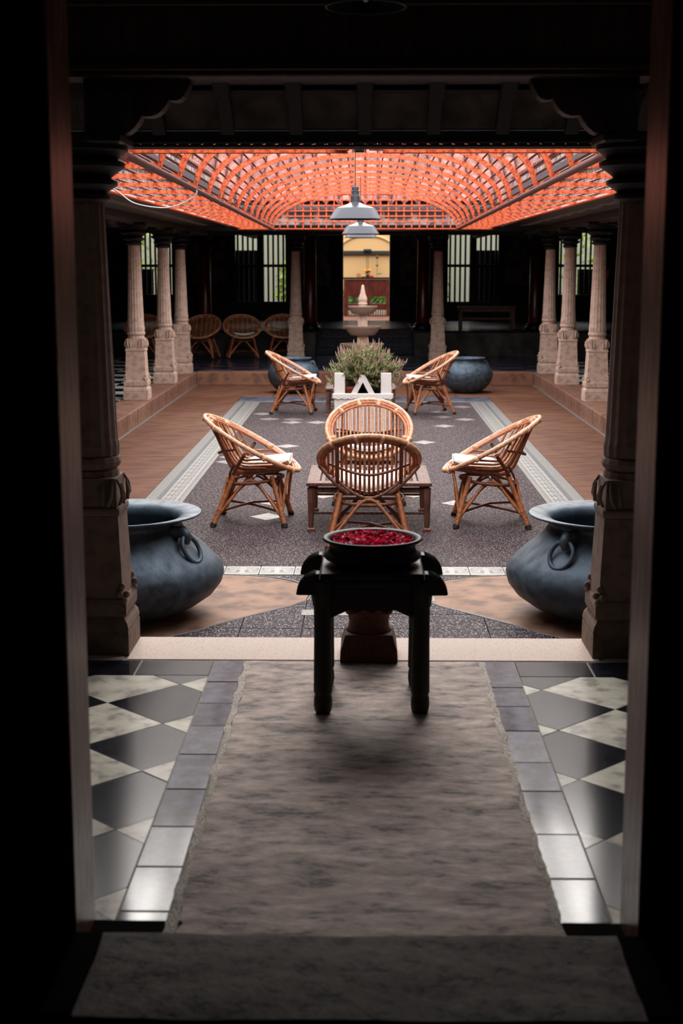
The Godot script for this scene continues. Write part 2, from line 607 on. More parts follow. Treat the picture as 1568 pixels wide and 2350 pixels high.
# ---------------------------------------------------------------- shell
func build_shell() -> void:
	var rm: Material = M.room_dark
	# the dark room that the camera stands in
	struct("floor", span(Vector3(-1.7, -0.15, 1.7), Vector3(1.7, 0, -3.3)), M.matt_black)
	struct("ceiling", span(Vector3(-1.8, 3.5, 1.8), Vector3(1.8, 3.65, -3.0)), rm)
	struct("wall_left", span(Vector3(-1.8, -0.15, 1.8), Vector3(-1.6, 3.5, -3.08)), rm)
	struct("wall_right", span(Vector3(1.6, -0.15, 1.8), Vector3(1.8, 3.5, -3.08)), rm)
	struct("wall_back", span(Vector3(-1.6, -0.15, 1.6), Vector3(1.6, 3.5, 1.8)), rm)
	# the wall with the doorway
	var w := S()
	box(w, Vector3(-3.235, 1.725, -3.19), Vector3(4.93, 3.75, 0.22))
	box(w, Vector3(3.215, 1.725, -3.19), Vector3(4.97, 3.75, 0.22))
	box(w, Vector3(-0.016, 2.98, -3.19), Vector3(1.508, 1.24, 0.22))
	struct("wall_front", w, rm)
	var d := put(self, "door_1", done(span(Vector3(-0.77, 0, -3.075), Vector3(-0.665, 2.3, -3.302), 0.004)), M.door_wood)
	d.set_meta("kind", "structure")
	put(d, "jamb", done(span(Vector3(0.633, 0, -3.075), Vector3(0.73, 2.3, -3.302), 0.004)), M.door_wood)
	put(d, "lintel", done(span(Vector3(-0.77, 2.3, -3.075), Vector3(0.73, 2.42, -3.302), 0.004)), M.door_wood)
	# stone sill
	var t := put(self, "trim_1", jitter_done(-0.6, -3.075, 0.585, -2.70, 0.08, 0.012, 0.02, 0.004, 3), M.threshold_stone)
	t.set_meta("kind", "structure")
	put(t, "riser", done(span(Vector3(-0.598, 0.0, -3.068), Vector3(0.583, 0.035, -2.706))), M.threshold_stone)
	for s: int in [-1, 1]:
		var x := -0.6 if s < 0 else 0.585
		struct("trim", span(Vector3(x, 0, -3.073), Vector3(x + s * 0.07, 0.085, -2.7), 0.01), M.matt_black)
	# verandah walls all round the courtyard
	struct("wall_left", span(Vector3(-5.75, -0.2, -3.1), Vector3(-5.55, 4.75, -31.4)), M.verandah_wall)
	struct("wall_right", span(Vector3(5.55, -0.2, -3.1), Vector3(5.75, 4.75, -31.4)), M.verandah_wall)

func jitter_done(x0: float, z0: float, x1: float, z1: float, y: float, amp: float, cell: float, edge: float, sd: int) -> ArrayMesh:
	return done(jitter_slab(x0, z0, x1, z1, y, amp, cell, edge, sd))

# ---------------------------------------------------------------- hall floor
func build_hall_floor() -> void:
	var base := struct("floor", span(Vector3(-5.55, -0.3, -3.3), Vector3(5.55, -0.002, -6.0)), M.grout_pale)
	put(base, "sill_bed", done(span(Vector3(-0.66, -0.2, -3.08), Vector3(0.63, -0.002, -3.3))), M.grout_pale)
	put(base, "granite_slab", jitter_done(-0.468, -5.64, 0.474, -3.085, 0.006, 0.012, 0.025, 0.02, 20), M.granite)
	for s: int in [-1, 1]:
		# worn white mortar beside the slab
		var x0 := -0.487 if s < 0 else 0.468
		put(base, "mortar_strip", jitter_done(x0, -5.64, x0 + 0.024, -3.085, 0.005, 0.012, 0.008, 0.012, 30 + s), M.mortar)
		var zs := [-3.085, -3.35, -3.62, -3.9, -4.2, -4.52, -4.82, -5.08, -5.36, -5.66] if s < 0 else [-3.085, -3.3, -3.56, -3.86, -4.2, -4.46, -4.78, -5.06, -5.3, -5.66]
		for i in zs.size() - 1:
			var xi := 0.489 * s
			var xo := 0.614 * s
			part(base, "slate_tile", slab(S(), rect(minf(xi, xo), zs[i + 1] + 0.0025, maxf(xi, xo), zs[i] - 0.0025), rng.randf_range(-0.001, 0.001), 0.012, 0.003), M["slate_%d" % (i % 3)])
		# border tiles along the step
		var x := 0.617
		while x < 3.0:
			var w := 0.34 if x > 0.7 else 0.3
			part(base, "border_tile", slab(S(), rect(minf(x * s, (x + w - 0.004) * s), -5.66, maxf(x * s, (x + w - 0.004) * s), -5.452), rng.randf_range(-0.001, 0.001), 0.012, 0.003), M["black_tile_%d" % (rng.randi() % 3)])
			x += w
		# lozenge tiles
		var vx := -0.715 if s < 0 else 0.682
		var vz := -5.327 if s < 0 else -5.274
		var region := rect(minf(s * 0.6175, s * 3.0), -5.448, maxf(s * 0.6175, s * 3.0), -3.3)
		for i in range(-1, 10):
			for j in range(-2, 10):
				if (i + j) % 2 == 0:
					continue
				var c := Vector2(vx + s * 0.24 * i, vz + 0.242 * j)
				var r := 0.2394
				var di := PackedVector2Array([c + Vector2(r, 0), c + Vector2(0, r * 1.01), c + Vector2(-r, 0), c + Vector2(0, -r * 1.01)])
				for cut in Geometry2D.intersect_polygons(di, region):
					var p: PackedVector2Array = cut
					if p.size() < 3 or poly_area(p) < 0.0008:
						continue
					var white := posmod(i, 2) == 1
					part(base, "lozenge_tile", slab(S(), p, rng.randf_range(-0.0012, 0.0012), 0.012, 0.002), M[("marble_%d" if white else "black_tile_%d") % (rng.randi() % 3)])
	# step stones between the hall and the yard
	var k := struct("trim", span(Vector3(-5.5, -0.3, -6.03), Vector3(5.5, -0.03, -5.68)), M.mortar)
	var xs := [-5.5, -3.7, -2.3, -0.99, 0.98, 2.4, 3.8, 5.5]
	for i in xs.size() - 1:
		part(k, "step_stone", span(Vector3(xs[i] + 0.003, -0.21, -6.04), Vector3(xs[i + 1] - 0.003, 0.002, -5.667), 0.008), M.kerb_light)

func poly_area(p: PackedVector2Array) -> float:
	var a := 0.0
	for i in p.size():
		a += p[i].cross(p[(i + 1) % p.size()])
	return absf(a) * 0.5

# ---------------------------------------------------------------- yard floor, kerbs, verandah floors
func build_yard_floor() -> void:
	var y := -0.2
	var base := struct("floor", span(Vector3(-2.7, -0.5, -6.0), Vector3(2.7, y - 0.012, -22.0)), M.grout_dark)
	# cement bays
	var zb := [-6.05, -8.36, -10.6, -13.54, -15.88, -17.77, -19.94]
	for s: int in [-1, 1]:
		for i in zb.size() - 1:
			var xi := 1.73 if i > 0 else 1.56
			part(base, "cement_bay", slab(S(), rect(minf(s * xi, s * 2.6), zb[i + 1] + 0.006, maxf(s * xi, s * 2.6), zb[i] - 0.006), y, 0.015, 0.004), M["cement_%d" % (i % 3)])
	for i in 4:
		part(base, "cement_bay", slab(S(), rect(-2.6 + 1.3 * i + 0.004, -21.93, -1.3 + 1.3 * i - 0.004, -19.95), y, 0.015, 0.004), M["cement_%d" % ((i + 1) % 3)])
	# brown pointed bays by the near corners
	var pl := PackedVector2Array([Vector2(-1.55, -8.2), Vector2(-1.1, -8.235), Vector2(-0.84, -8.23), Vector2(-0.7, -8.21), Vector2(-0.55, -8.165), Vector2(-0.43, -8.075), Vector2(-0.36, -7.98), Vector2(-0.3, -7.8), Vector2(-0.32, -7.6), Vector2(-0.41, -7.45), Vector2(-0.54, -7.31), Vector2(-0.75, -7.07), Vector2(-0.86, -6.91), Vector2(-0.98, -6.8), Vector2(-1.25, -6.5), Vector2(-1.55, -6.25)])
	var pr := PackedVector2Array()
	for v in pl:
		pr.append(Vector2(-v.x + 0.02, v.y))
	var outer: Array = []
	for p in [pl, pr]:
		var big: PackedVector2Array = Geometry2D.offset_polygon(p, 0.012)[0]
		outer.append(big)
		part(base, "cement_petal", slab(S(), p, y + 0.001, 0.014, 0.003), M.cement_petal)
		var line: Array = []
		for v in big:
			line.append(Vector3(v.x, y - 0.002, v.y))
		part(base, "petal_outline", tube(S(), line, 0.007, 5, true), M.border_white)
	# speckled paving between them
	for i in range(-5, 5):
		for j in 7:
			var x0 := i * 0.312
			var z0 := -8.222 + j * 0.312
			var todo: Array = [rect(x0 + 0.0025, z0 + 0.0025, x0 + 0.3095, minf(z0 + 0.3095, -6.05))]
			for big in outer:
				var next: Array = []
				for q in todo:
					for c in Geometry2D.clip_polygons(q, big):
						next.append(c)
				todo = next
			for q in todo:
				var qq: PackedVector2Array = q
				if qq.size() >= 3 and poly_area(qq) > 0.0008 and not Geometry2D.is_polygon_clockwise(qq):
					var m: Material = M.terrazzo_near
					part(base, "terrazzo_tile", slab(S(), qq, y + rng.randf_range(-0.001, 0.0005), 0.014, 0.0015), m)
	for c in [Vector2(-0.27, -7.3), Vector2(-0.12, -7.3), Vector2(0.33, -7.62)]:
		part(base, "white_square", slab(S(), rect(c.x - 0.06, c.y - 0.06, c.x + 0.06, c.y + 0.06), y + 0.003, 0.01), M.border_white)
	# speckled field with white lozenges
	part(base, "terrazzo_field", slab(S(), rect(-1.408, -19.15, 1.408, -8.494), y, 0.014), M.terrazzo)
	for c in [Vector2(-1.14, -16.96), Vector2(-0.86, -16.94), Vector2(-0.853, -16.6), Vector2(-0.557, -16.6), Vector2(-0.79, -14.36), Vector2(-1.27, -13.17), Vector2(-1.27, -13.5), Vector2(-0.325, -11.21), Vector2(-0.71, -10.22), Vector2(-0.69, -10.84), Vector2(1.2, -16.95), Vector2(0.91, -16.24), Vector2(0.94, -17.24), Vector2(1.27, -18.5), Vector2(0.935, -17.82), Vector2(0.62, -14.7), Vector2(0.393, -11.26), Vector2(-1.26, -17.57), Vector2(0.72, -10.84), Vector2(1.0, -13.4)]:
		part(base, "white_lozenge", slab(S(), PackedVector2Array([c + Vector2(0.13, 0), c + Vector2(0, 0.15), c + Vector2(-0.13, 0), c + Vector2(0, -0.15)]), y + 0.002, 0.008, 0.001), M.white_inlay)
	# border of printed key tiles
	var kx := ArrayMesh.new()
	kx = key_mesh(0.205, 0.238, false)
	for i in 16:
		put(base, "key_tile", kx, M.key_tile, Vector3(-1.57 + 0.2095 * i, y, -8.365))
	var kz := key_mesh(0.155, 0.205, true)
	for s: int in [-1, 1]:
		var i := 0
		while -8.6 - 0.2095 * i > -19.15:
			put(base, "key_tile", kz, M.key_tile, Vector3(s * 1.528, y, -8.6 - 0.2095 * i))
			i += 1
		for b in [[1.411, 1.447, "border_white"], [1.609, 1.632, "border_grey"], [1.634, 1.726, "border_white"]]:
			var seg := 0
			while seg < 9:
				var za := -8.49 - seg * 1.19
				part(base, "border_strip", slab(S(), rect(minf(s * b[0], s * b[1]), za - 1.185, maxf(s * b[0], s * b[1]), za), y + 0.0005, 0.013, 0.002), M[b[2]])
				seg += 1
	for i in 6:
		part(base, "border_strip", slab(S(), rect(-1.72 + 0.574 * i, -19.27, -1.15 + 0.574 * i, -19.155), y + 0.0005, 0.013, 0.002), M.border_white)
		part(base, "border_strip", slab(S(), rect(-1.72 + 0.574 * i, -19.93, -1.15 + 0.574 * i, -19.275), y, 0.013, 0.002), M.border_blue)
	# kerbs
	for s: int in [-1, 1]:
		var k := struct("trim", span(Vector3(s * 2.62, -0.4, -6.06), Vector3(s * 2.96, -0.02, -22.2)), M.mortar)
		for i in 10:
			part(k, "kerb_stone", span(Vector3(s * 2.6, -0.205, -6.05 - 1.585 * i - 0.003), Vector3(s * 2.98, 0.0, -6.05 - 1.585 * (i + 1) + 0.003), 0.012), M.kerb_cement if i % 3 else M.kerb_cement_pale)
		part(k, "mortar_line", span(Vector3(s * 2.575, -0.2, -6.1), Vector3(s * 2.602, -0.19, -21.9), 0.003), M.border_white)
		var f := struct("floor", span(Vector3(s * 2.98, -0.4, -6.0), Vector3(s * 5.55, -0.014, -31.0)), M.grout_dark)
		stuff(part(f, "floor_tiles", checker(s * 2.98, s * 5.55, -6.05, -24.9), M.black_tile_0))
		stuff(part(f, "pale_floor_tiles", checker(s * 2.98, s * 5.55, -6.05, -24.9, 1), M.marble_1))
	var kf := struct("trim", span(Vector3(-2.98, -0.4, -21.92), Vector3(2.98, -0.02, -22.24)), M.mortar)
	for i in 4:
		part(kf, "kerb_stone", span(Vector3(-2.6 + 1.3 * i + 0.003, -0.205, -21.9), Vector3(-1.3 + 1.3 * i - 0.003, 0.0, -22.28), 0.012), M.kerb_cement if i % 2 else M.kerb_cement_pale)
	var ff := struct("floor", span(Vector3(-2.98, -0.4, -22.28), Vector3(2.98, -0.014, -31.0)), M.grout_dark)
	stuff(part(ff, "floor_tiles", checker(-2.98, 2.98, -22.28, -25.9), M.black_tile_1))
	stuff(part(ff, "dark_floor_tiles", checker(-2.98, 2.98, -22.28, -25.9, 1), M.slate_2))

func checker(xa: float, xb: float, za: float, zb: float, odd := 0) -> SurfaceTool:
	var st := S()
	var x0 := minf(xa, xb)
	var x1 := maxf(xa, xb)
	var nx := int(ceil((x1 - x0) / 0.43))
	var nz := int(ceil((za - zb) / 0.43))
	var dx := (x1 - x0) / nx
	var dz := (za - zb) / nz
	for i in nx:
		for j in nz:
			if (i + j) % 2 == odd:
				slab(st, rect(x0 + dx * i + 0.003, za - dz * (j + 1) + 0.003, x0 + dx * (i + 1) - 0.003, za - dz * j - 0.003), 0.0, 0.014, 0.003)
	return st

func key_mesh(w: float, d: float, turned: bool) -> ArrayMesh:
	var st := S()
	var hx := w * 0.5
	var hz := d * 0.5
	var c := [Vector3(-hx, 0, hz), Vector3(hx, 0, hz), Vector3(hx, 0, -hz), Vector3(-hx, 0, -hz)]
	var uv := [Vector2(0, 1), Vector2(1, 1), Vector2(1, 0), Vector2(0, 0)]
	if turned:
		uv = [Vector2(0, 0), Vector2(0, 1), Vector2(1, 1), Vector2(1, 0)]
	for t in [[0, 2, 1], [0, 3, 2]]:
		for k in t:
			st.set_smooth_group(-1)
			st.set_uv(uv[k])
			st.add_vertex(c[k])
	for i in 4:
		var a: Vector3 = c[i]
		var b: Vector3 = c[(i + 1) % 4]
		for p in [a, b + Vector3.DOWN * 0.012, b, a, a + Vector3.DOWN * 0.012, b + Vector3.DOWN * 0.012]:
			st.set_smooth_group(-1)
			st.set_uv(Vector2(0.5, 0.2))
			st.add_vertex(p)
	return done(st)

# ---------------------------------------------------------------- roofs
func half_tile(r: float, len: float) -> ArrayMesh:   # half-round clay tile along z, wide end at +z
	var st := S()
	var n := 6
	for i in n:
		var a0 := PI * i / n
		var a1 := PI * (i + 1) / n
		for q in [[r, 1], [r - 0.012, -1]]:
			var rr: float = q[0]
			var p0 := Vector3(cos(a0) * rr * 0.86, sin(a0) * rr * 0.8, -len * 0.5)
			var p1 := Vector3(cos(a1) * rr * 0.86, sin(a1) * rr * 0.8, -len * 0.5)
			var p2 := Vector3(cos(a1) * rr, sin(a1) * rr, len * 0.5)
			var p3 := Vector3(cos(a0) * rr, sin(a0) * rr, len * 0.5)
			if q[1] > 0:
				quad(st, p0, p3, p2, p1, 1)
			else:
				quad(st, p0, p1, p2, p3, 2)
		var o := r
		var ii := r - 0.012
		quad_out(st, Vector3(cos(a0) * o, sin(a0) * o, len * 0.5), Vector3(cos(a1) * o, sin(a1) * o, len * 0.5), Vector3(cos(a1) * ii, sin(a1) * ii, len * 0.5), Vector3(cos(a0) * ii, sin(a0) * ii, len * 0.5), Vector3(0, 0, 1))
	return done(st)

func build_roofs() -> void:
	# near roof over the hall
	var bm: Material = M.dark_wood
	struct("ceiling", prism(S(), PackedVector2Array([Vector2(-3.0, 3.6), Vector2(-3.0, 3.0), Vector2(-5.8, 3.0), Vector2(-5.86, 2.54), Vector2(-6.36, 2.19), Vector2(-6.36, 2.25), Vector2(-5.9, 2.6)]), 4.6, Transform3D(Basis(Vector3(0, 0, 1), Vector3(0, 1, 0), Vector3(1, 0, 0)), Vector3(-2.3, 0, 0))), M.panel)
	var hall := struct("trim", span(Vector3(-5.5, 2.338, -5.80), Vector3(5.5, 3.0, -6.06), 0.006), M.beam_wood)
	part(hall, "moulding", span(Vector3(-5.5, 2.60, -5.77), Vector3(5.5, 2.64, -5.80), 0.006), M.red_wood)
	part(hall, "moulding", span(Vector3(-5.5, 2.36, -5.78), Vector3(5.5, 2.385, -5.80), 0.004), M.red_wood)
	var eave := thing("tiled_eave", "dark eave with rafters and scalloped tile ends over the near edge of the yard", "roof")
	var sl := 0.611
	var tilt := Basis(Vector3.RIGHT, -sl)
	for i in 17:
		var x := -2.37 + 0.296 * i
		if x > 2.28 or x < -2.28:
			continue
		var rf := bx(Vector3(x, 2.31, -6.14), Vector3(0.058, 0.05, 0.46), 0.004, tilt)
		box(rf, Vector3(x, 2.37, -6.03), Vector3(0.066, 0.1, 0.2), 0.004, tilt)
		part(eave, "rafter", rf, M.rafter_wood)
	part(eave, "batten", bx(Vector3(0, 2.325, -6.15), Vector3(4.58, 0.02, 0.03), 0.003, tilt), M.rafter_wood)
	part(eave, "fascia", span(Vector3(-2.3, 2.13, -6.365), Vector3(2.3, 2.2, -6.4), 0.004), M.rafter_wood)
	part(eave, "gutter_wire", tb([Vector3(-2.3, 2.18, -6.36), Vector3(2.3, 2.18, -6.36)], 0.0025), M.gutter)
	var te := half_tile(0.026, 0.16)
	for i in 78:
		put(eave, "eave_tile", te, M.tile_end, Vector3(-2.1 + 0.0545 * i, 2.126, -6.46))
	part(eave, "tile_bed", span(Vector3(-2.2, 2.117, -6.39), Vector3(2.2, 2.126, -6.54)), M.tile_end)
	# side and far blocks round the yard
	for s: int in [-1, 1]:
		var sd := "left" if s < 0 else "right"
		var side := struct("ceiling", prism(S(), PackedVector2Array([Vector2(s * 2.3, 2.2), Vector2(s * 2.3, 2.9), Vector2(s * 5.75, 4.7), Vector2(s * 5.75, 4.55), Vector2(s * 2.42, 2.78), Vector2(s * 2.42, 2.2)]), 28.4, Transform3D(Basis.IDENTITY, Vector3(0, 0, -31.4))), M.plaster)
		part(side, "soffit", span(Vector3(s * 2.06, 2.2, -5.9), Vector3(s * 2.66, 2.225, -22.2), 0.003), M.capital_wood)
		part(side, "gutter", prism(S(), PackedVector2Array([Vector2(s * 2.18, 2.66), Vector2(s * 2.17, 2.74), Vector2(s * 2.16, 2.74), Vector2(s * 2.17, 2.65), Vector2(s * 2.3, 2.64), Vector2(s * 2.3, 2.66)]), 15.2, Transform3D(Basis.IDENTITY, Vector3(0, 0, -22.1))), M.gutter)
		struct("trim", span(Vector3(s * 2.66, 2.12, -6.1), Vector3(s * 2.86, 2.34, -24.7), 0.006), bm)
		struct("ceiling", span(Vector3(s * 2.66, 2.6, -3.3), Vector3(s * 5.6, 2.64, -31.0)), bm)
		var r := thing("tiled_roof", "weathered pink clay tile roof sloping up behind the %s side of the canopy" % sd, "roof", Vector3(s * 2.36, 2.94, 0), 0.0)
		var tl := half_tile(0.1, 0.3)
		var ang := atan2(1.8, 3.45)
		var rows := 5
		var rest: Array = []
		for i in 92:
			var z := -7.0 - 0.2 * i
			for j in 14:
				var b := Basis(Vector3.UP, -s * PI / 2) * Basis(Vector3.RIGHT, ang + 0.06)
				var p := Vector3(s * (0.1 + 0.22 * j) * cos(ang), (0.1 + 0.22 * j) * sin(ang) - 0.01, z)
				if j < rows and i >= 32:
					var o := put(r, "roof_tile", tl, M["roof_tile_%d" % (rng.randi() % 4)], p)
					o.basis = b
				else:
					rest.append(Transform3D(b, p))
		stuff(multi(r, "upper_roof_tiles", tl, M.roof_tile_0, rest))
	var far := struct("ceiling", prism(S(), PackedVector2Array([Vector2(-22.2, 2.2), Vector2(-22.2, 2.5), Vector2(-27.0, 5.1), Vector2(-31.4, 3.4), Vector2(-31.4, 3.2), Vector2(-27.0, 4.9), Vector2(-22.35, 2.4), Vector2(-22.35, 2.2)]), 11.2, Transform3D(Basis(Vector3(0, 0, 1), Vector3(0, 1, 0), Vector3(1, 0, 0)), Vector3(-5.6, 0, 0))), M.plaster)
	part(far, "soffit", span(Vector3(-2.66, 2.19, -21.6), Vector3(2.66, 2.215, -24.5), 0.003), M.capital_wood)
	part(far, "gutter", span(Vector3(-2.3, 2.45, -22.1), Vector3(2.3, 2.52, -22.2), 0.008), M.gutter)
	for i in 9:
		part(far, "vent_gap", span(Vector3(-2.2 + 0.5 * i, 2.33, -22.19), Vector3(-1.78 + 0.5 * i, 2.42, -22.203), 0.002), M.iron)
	struct("trim", span(Vector3(-2.86, 2.13, -24.5), Vector3(2.86, 2.4, -24.72), 0.006), bm)
	var fr := thing("tiled_roof", "weathered pink clay tile roof rising across the far end above the canopy lattice", "roof", Vector3(0, 2.56, -22.2))
	var ft := half_tile(0.1, 0.3)
	var fa := atan2(2.6, 4.8)
	var more: Array = []
	for i in 56:
		for j in 24:
			var x := -5.5 + 0.2 * i
			var b := Basis(Vector3.RIGHT, fa + 0.06)
			var p := Vector3(x, (0.1 + 0.22 * j) * sin(fa) - 0.01, -(0.1 + 0.22 * j) * cos(fa))
			if absf(x) < 3.3 and j < 9:
				var o := put(fr, "roof_tile", ft, M["roof_tile_%d" % (rng.randi() % 4)], p)
				o.basis = b
			else:
				more.append(Transform3D(b, p))
	stuff(multi(fr, "upper_roof_tiles", ft, M.roof_tile_1, more))

func multi(parent: Node, called: String, mesh: Mesh, m: Material, at: Array) -> MultiMeshInstance3D:
	var mm := MultiMesh.new()
	mm.transform_format = MultiMesh.TRANSFORM_3D
	mm.mesh = mesh
	mm.instance_count = at.size()
	for i in at.size():
		mm.set_instance_transform(i, at[i])
	var o := MultiMeshInstance3D.new()
	o.name = numbered(parent, called)
	o.multimesh = mm
	o.material_override = m
	parent.add_child(o)
	return o

# ---------------------------------------------------------------- stone columns
func build_columns() -> void:
	var a := make_column()
	a.position = Vector3(-1.13, 0, -5.88)
	tag(a, "large carved grey stone column beside the left metal cauldron, half hidden by the door jamb", "column")
	var near2 := copy(a, "stone_column", Vector3(1.095, 0, -5.86), 0, "large carved grey stone column beside the right metal cauldron, half hidden by the door jamb")
	for n: Node3D in [a, near2]:   # same stone as the rest, shade of their fronts put into the colour
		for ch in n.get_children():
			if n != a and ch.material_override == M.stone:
				ch.material_override = M.stone_shaded
	var ord := ["nearest", "middle", "farthest"]
	var zl := [-17.42, -19.9, -21.75]
	for i in 3:
		copy(a, "stone_column", Vector3(-2.79, 0, zl[i]), 0, "carved pale stone column on the left kerb, %s of its row of three" % ord[i])
	var zr := [-17.28, -19.78, -21.85]
	for i in 3:
		copy(a, "stone_column", Vector3(2.8, 0, zr[i]), 0, "carved pale stone column on the right kerb, %s of its row of three" % ord[i])
	copy(a, "stone_column", Vector3(-1.185, 0, -24.62), 0, "carved pale stone column standing behind the far left cauldron")
	copy(a, "stone_column", Vector3(1.25, 0, -24.64), 0, "carved pale stone column standing behind the far right rattan chair")
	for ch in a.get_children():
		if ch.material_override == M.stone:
			ch.material_override = M.stone_shaded
	# scalloped brackets under the hall beam
	for s: int in [-1, 1]:
		var poly := PackedVector2Array([Vector2(0.0, 2.336), Vector2(0.43, 2.336), Vector2(0.425, 2.315)])
		var pts := [Vector2(0.425, 2.315), Vector2(0.33, 2.262), Vector2(0.345, 2.262), Vector2(0.22, 2.198), Vector2(0.235, 2.2), Vector2(0.1, 2.12)]
		for k in [0, 2, 4]:
			var p: Vector2 = pts[k]
			var q: Vector2 = pts[k + 1]
			for t in range(1, 7):
				var f := t / 6.0
				poly.append(p.lerp(q, f) + Vector2(0.35, -1.0).normalized() * sin(f * PI) * 0.03)
			if k < 4:
				poly.append(pts[k + 2] + Vector2(0.004, 0.008))
		poly.append(Vector2(0.0, 2.11))
		var x0 := -1.13 if s < 0 else 1.09
		var o := thing("beam_bracket", "dark carved bracket with a scalloped edge on the %s near column" % ("left" if s < 0 else "right"), "bracket", Vector3(x0, 0, -5.98))
		var flip := Transform3D(Basis(Vector3(-s, 0, 0), Vector3(0, 1, 0), Vector3(0, 0, 1)), Vector3.ZERO)
		part(o, "bracket_body", prism(S(), poly, 0.1, flip), M.beam_wood)
		part(o, "scroll", lathe(S(), [Vector2(0, -0.06), Vector2(0.03, -0.06), Vector2(0.04, -0.05), Vector2(0.04, 0.05), Vector2(0.03, 0.06), Vector2(0, 0.06)], 12, Vector3.ZERO, 1), M.beam_wood).transform = Transform3D(Basis(Vector3.RIGHT, PI / 2), Vector3(-s * 0.1, 2.15, 0.05))
	# carved corbels of the side rows
	for s: int in [-1, 1]:
		for i in 3:
			var z: float = (zl if s < 0 else zr)[i]
			var o := thing("column_corbel", "dark carved wooden corbel on top of the %s %s column" % [ord[i], "left" if s < 0 else "right"], "bracket", Vector3(s * 2.79, 0, z))
			for d: int in [-1, 1]:
				var poly := PackedVector2Array([Vector2(0.1, 2.1), Vector2(0.2, 2.13), Vector2(0.24, 2.1), Vector2(0.34, 2.16), Vector2(0.38, 2.14), Vector2(0.5, 2.2), Vector2(0.5, 2.24), Vector2(0.1, 2.24)])
				part(o, "corbel_arm", prism(S(), poly, 0.1, Transform3D(Basis(Vector3(0, 0, d), Vector3(0, 1, 0), Vector3(1, 0, 0)), Vector3(-0.05, -0.0, 0))), M.red_wood)

func make_column() -> Node3D:
	var t := thing("stone_column", "", "column")
	var st: Material = M.stone
	part(t, "base_block", sq([Vector2(0.15, 0), Vector2(0.15, 0.09), Vector2(0.148, 0.1), Vector2(0.15, 0.112), Vector2(0.145, 0.135), Vector2(0.132, 0.155), Vector2(0.128, 0.165)]), st)
	part(t, "foot_band", sq([Vector2(0.138, 0.165), Vector2(0.142, 0.175), Vector2(0.142, 0.215), Vector2(0.134, 0.235), Vector2(0.128, 0.24)]), st)
	part(t, "lower_shaft", sq([Vector2(0.127, 0.24), Vector2(0.112, 0.58), Vector2(0.11, 0.585)]), st)
	part(t, "waist_band", sq([Vector2(0.114, 0.585), Vector2(0.118, 0.59), Vector2(0.12, 0.605), Vector2(0.117, 0.615), Vector2(0.108, 0.62), Vector2(0.106, 0.74)]), st)
	for k in 4:
		var b := Basis(Vector3.UP, k * PI / 2 + PI / 4)
		# paired leaves curling up the corner
		var lf := S()
		for d: int in [-1, 1]:
			tube(lf, [b * Vector3(0.13, 0.625, d * 0.03), b * Vector3(0.153, 0.66, d * 0.03), b * Vector3(0.152, 0.7, d * 0.024), b * Vector3(0.138, 0.735, d * 0.012)], [0.006, 0.009, 0.008, 0.004], 6)
			tube(lf, [b * Vector3(0.125, 0.63, d * 0.055), b * Vector3(0.13, 0.67, d * 0.052), b * Vector3(0.126, 0.715, d * 0.045)], [0.007, 0.01, 0.004], 6)
		part(t, "corner_leaf", lf, st)
		var kn := S()
		for q in [Vector3(0.186, 0.232, 0.0), Vector3(0.179, 0.26, 0.016), Vector3(0.179, 0.255, -0.018), Vector3(0.173, 0.29, 0.0)]:
			lathe(kn, [Vector2(0, -0.018), Vector2(0.011, -0.011), Vector2(0.015, 0), Vector2(0.011, 0.011), Vector2(0, 0.018)], 8, b * q)
		part(t, "foot_ornament", kn, st)
	part(t, "neck_ring", lt([Vector2(0, 0.74), Vector2(0.104, 0.74), Vector2(0.102, 0.765), Vector2(0.094, 0.772), Vector2(0.106, 0.782), Vector2(0.113, 0.8), Vector2(0.108, 0.818), Vector2(0.096, 0.828), Vector2(0, 0.828)], 16, 2, Vector3.ZERO, PI / 16), st)
	part(t, "upper_shaft", lt([Vector2(0, 0.828), Vector2(0.104, 0.828), Vector2(0.106, 0.87), Vector2(0.1, 0.9), Vector2(0.072, 1.86), Vector2(0, 1.86)], 32, 2, Vector3.ZERO, PI / 32, 0.05), st)
	var cw: Material = M.capital_wood
	part(t, "capital", lt([Vector2(0, 1.855), Vector2(0.08, 1.855), Vector2(0.098, 1.868), Vector2(0.1, 1.885), Vector2(0.084, 1.895), Vector2(0.105, 1.91), Vector2(0.128, 1.925), Vector2(0.128, 1.94), Vector2(0.1, 1.952), Vector2(0.12, 1.97), Vector2(0.158, 1.995), Vector2(0.16, 2.012), Vector2(0.13, 2.024), Vector2(0.15, 2.045), Vector2(0.172, 2.06), Vector2(0.172, 2.078), Vector2(0, 2.078)], 24, 1), cw)
	part(t, "abacus", bx(Vector3(0, 2.098, 0), Vector3(0.34, 0.04, 0.34), 0.008), cw)
	return t

# ---------------------------------------------------------------- canopy
func arch_line(x0: float, x1: float, yb: float, rise: float) -> Array:   # half widths of the wing and of the vault
	var out: Array = [Vector2(-x0, yb), Vector2(-x1, yb)]
	for i in range(1, 28):
		var a := PI * i / 28.0
		out.append(Vector2(-cos(a) * x1, yb + sin(a) * rise))
	out.append(Vector2(x1, yb))
	out.append(Vector2(x0, yb))
	return out

func vault_at(z: float) -> float:
	return lerpf(1.17, 1.36, (-z - 7.1) / 14.5)

func wing_at(z: float) -> float:
	return lerpf(2.02, 1.88, (-z - 7.1) / 14.5)

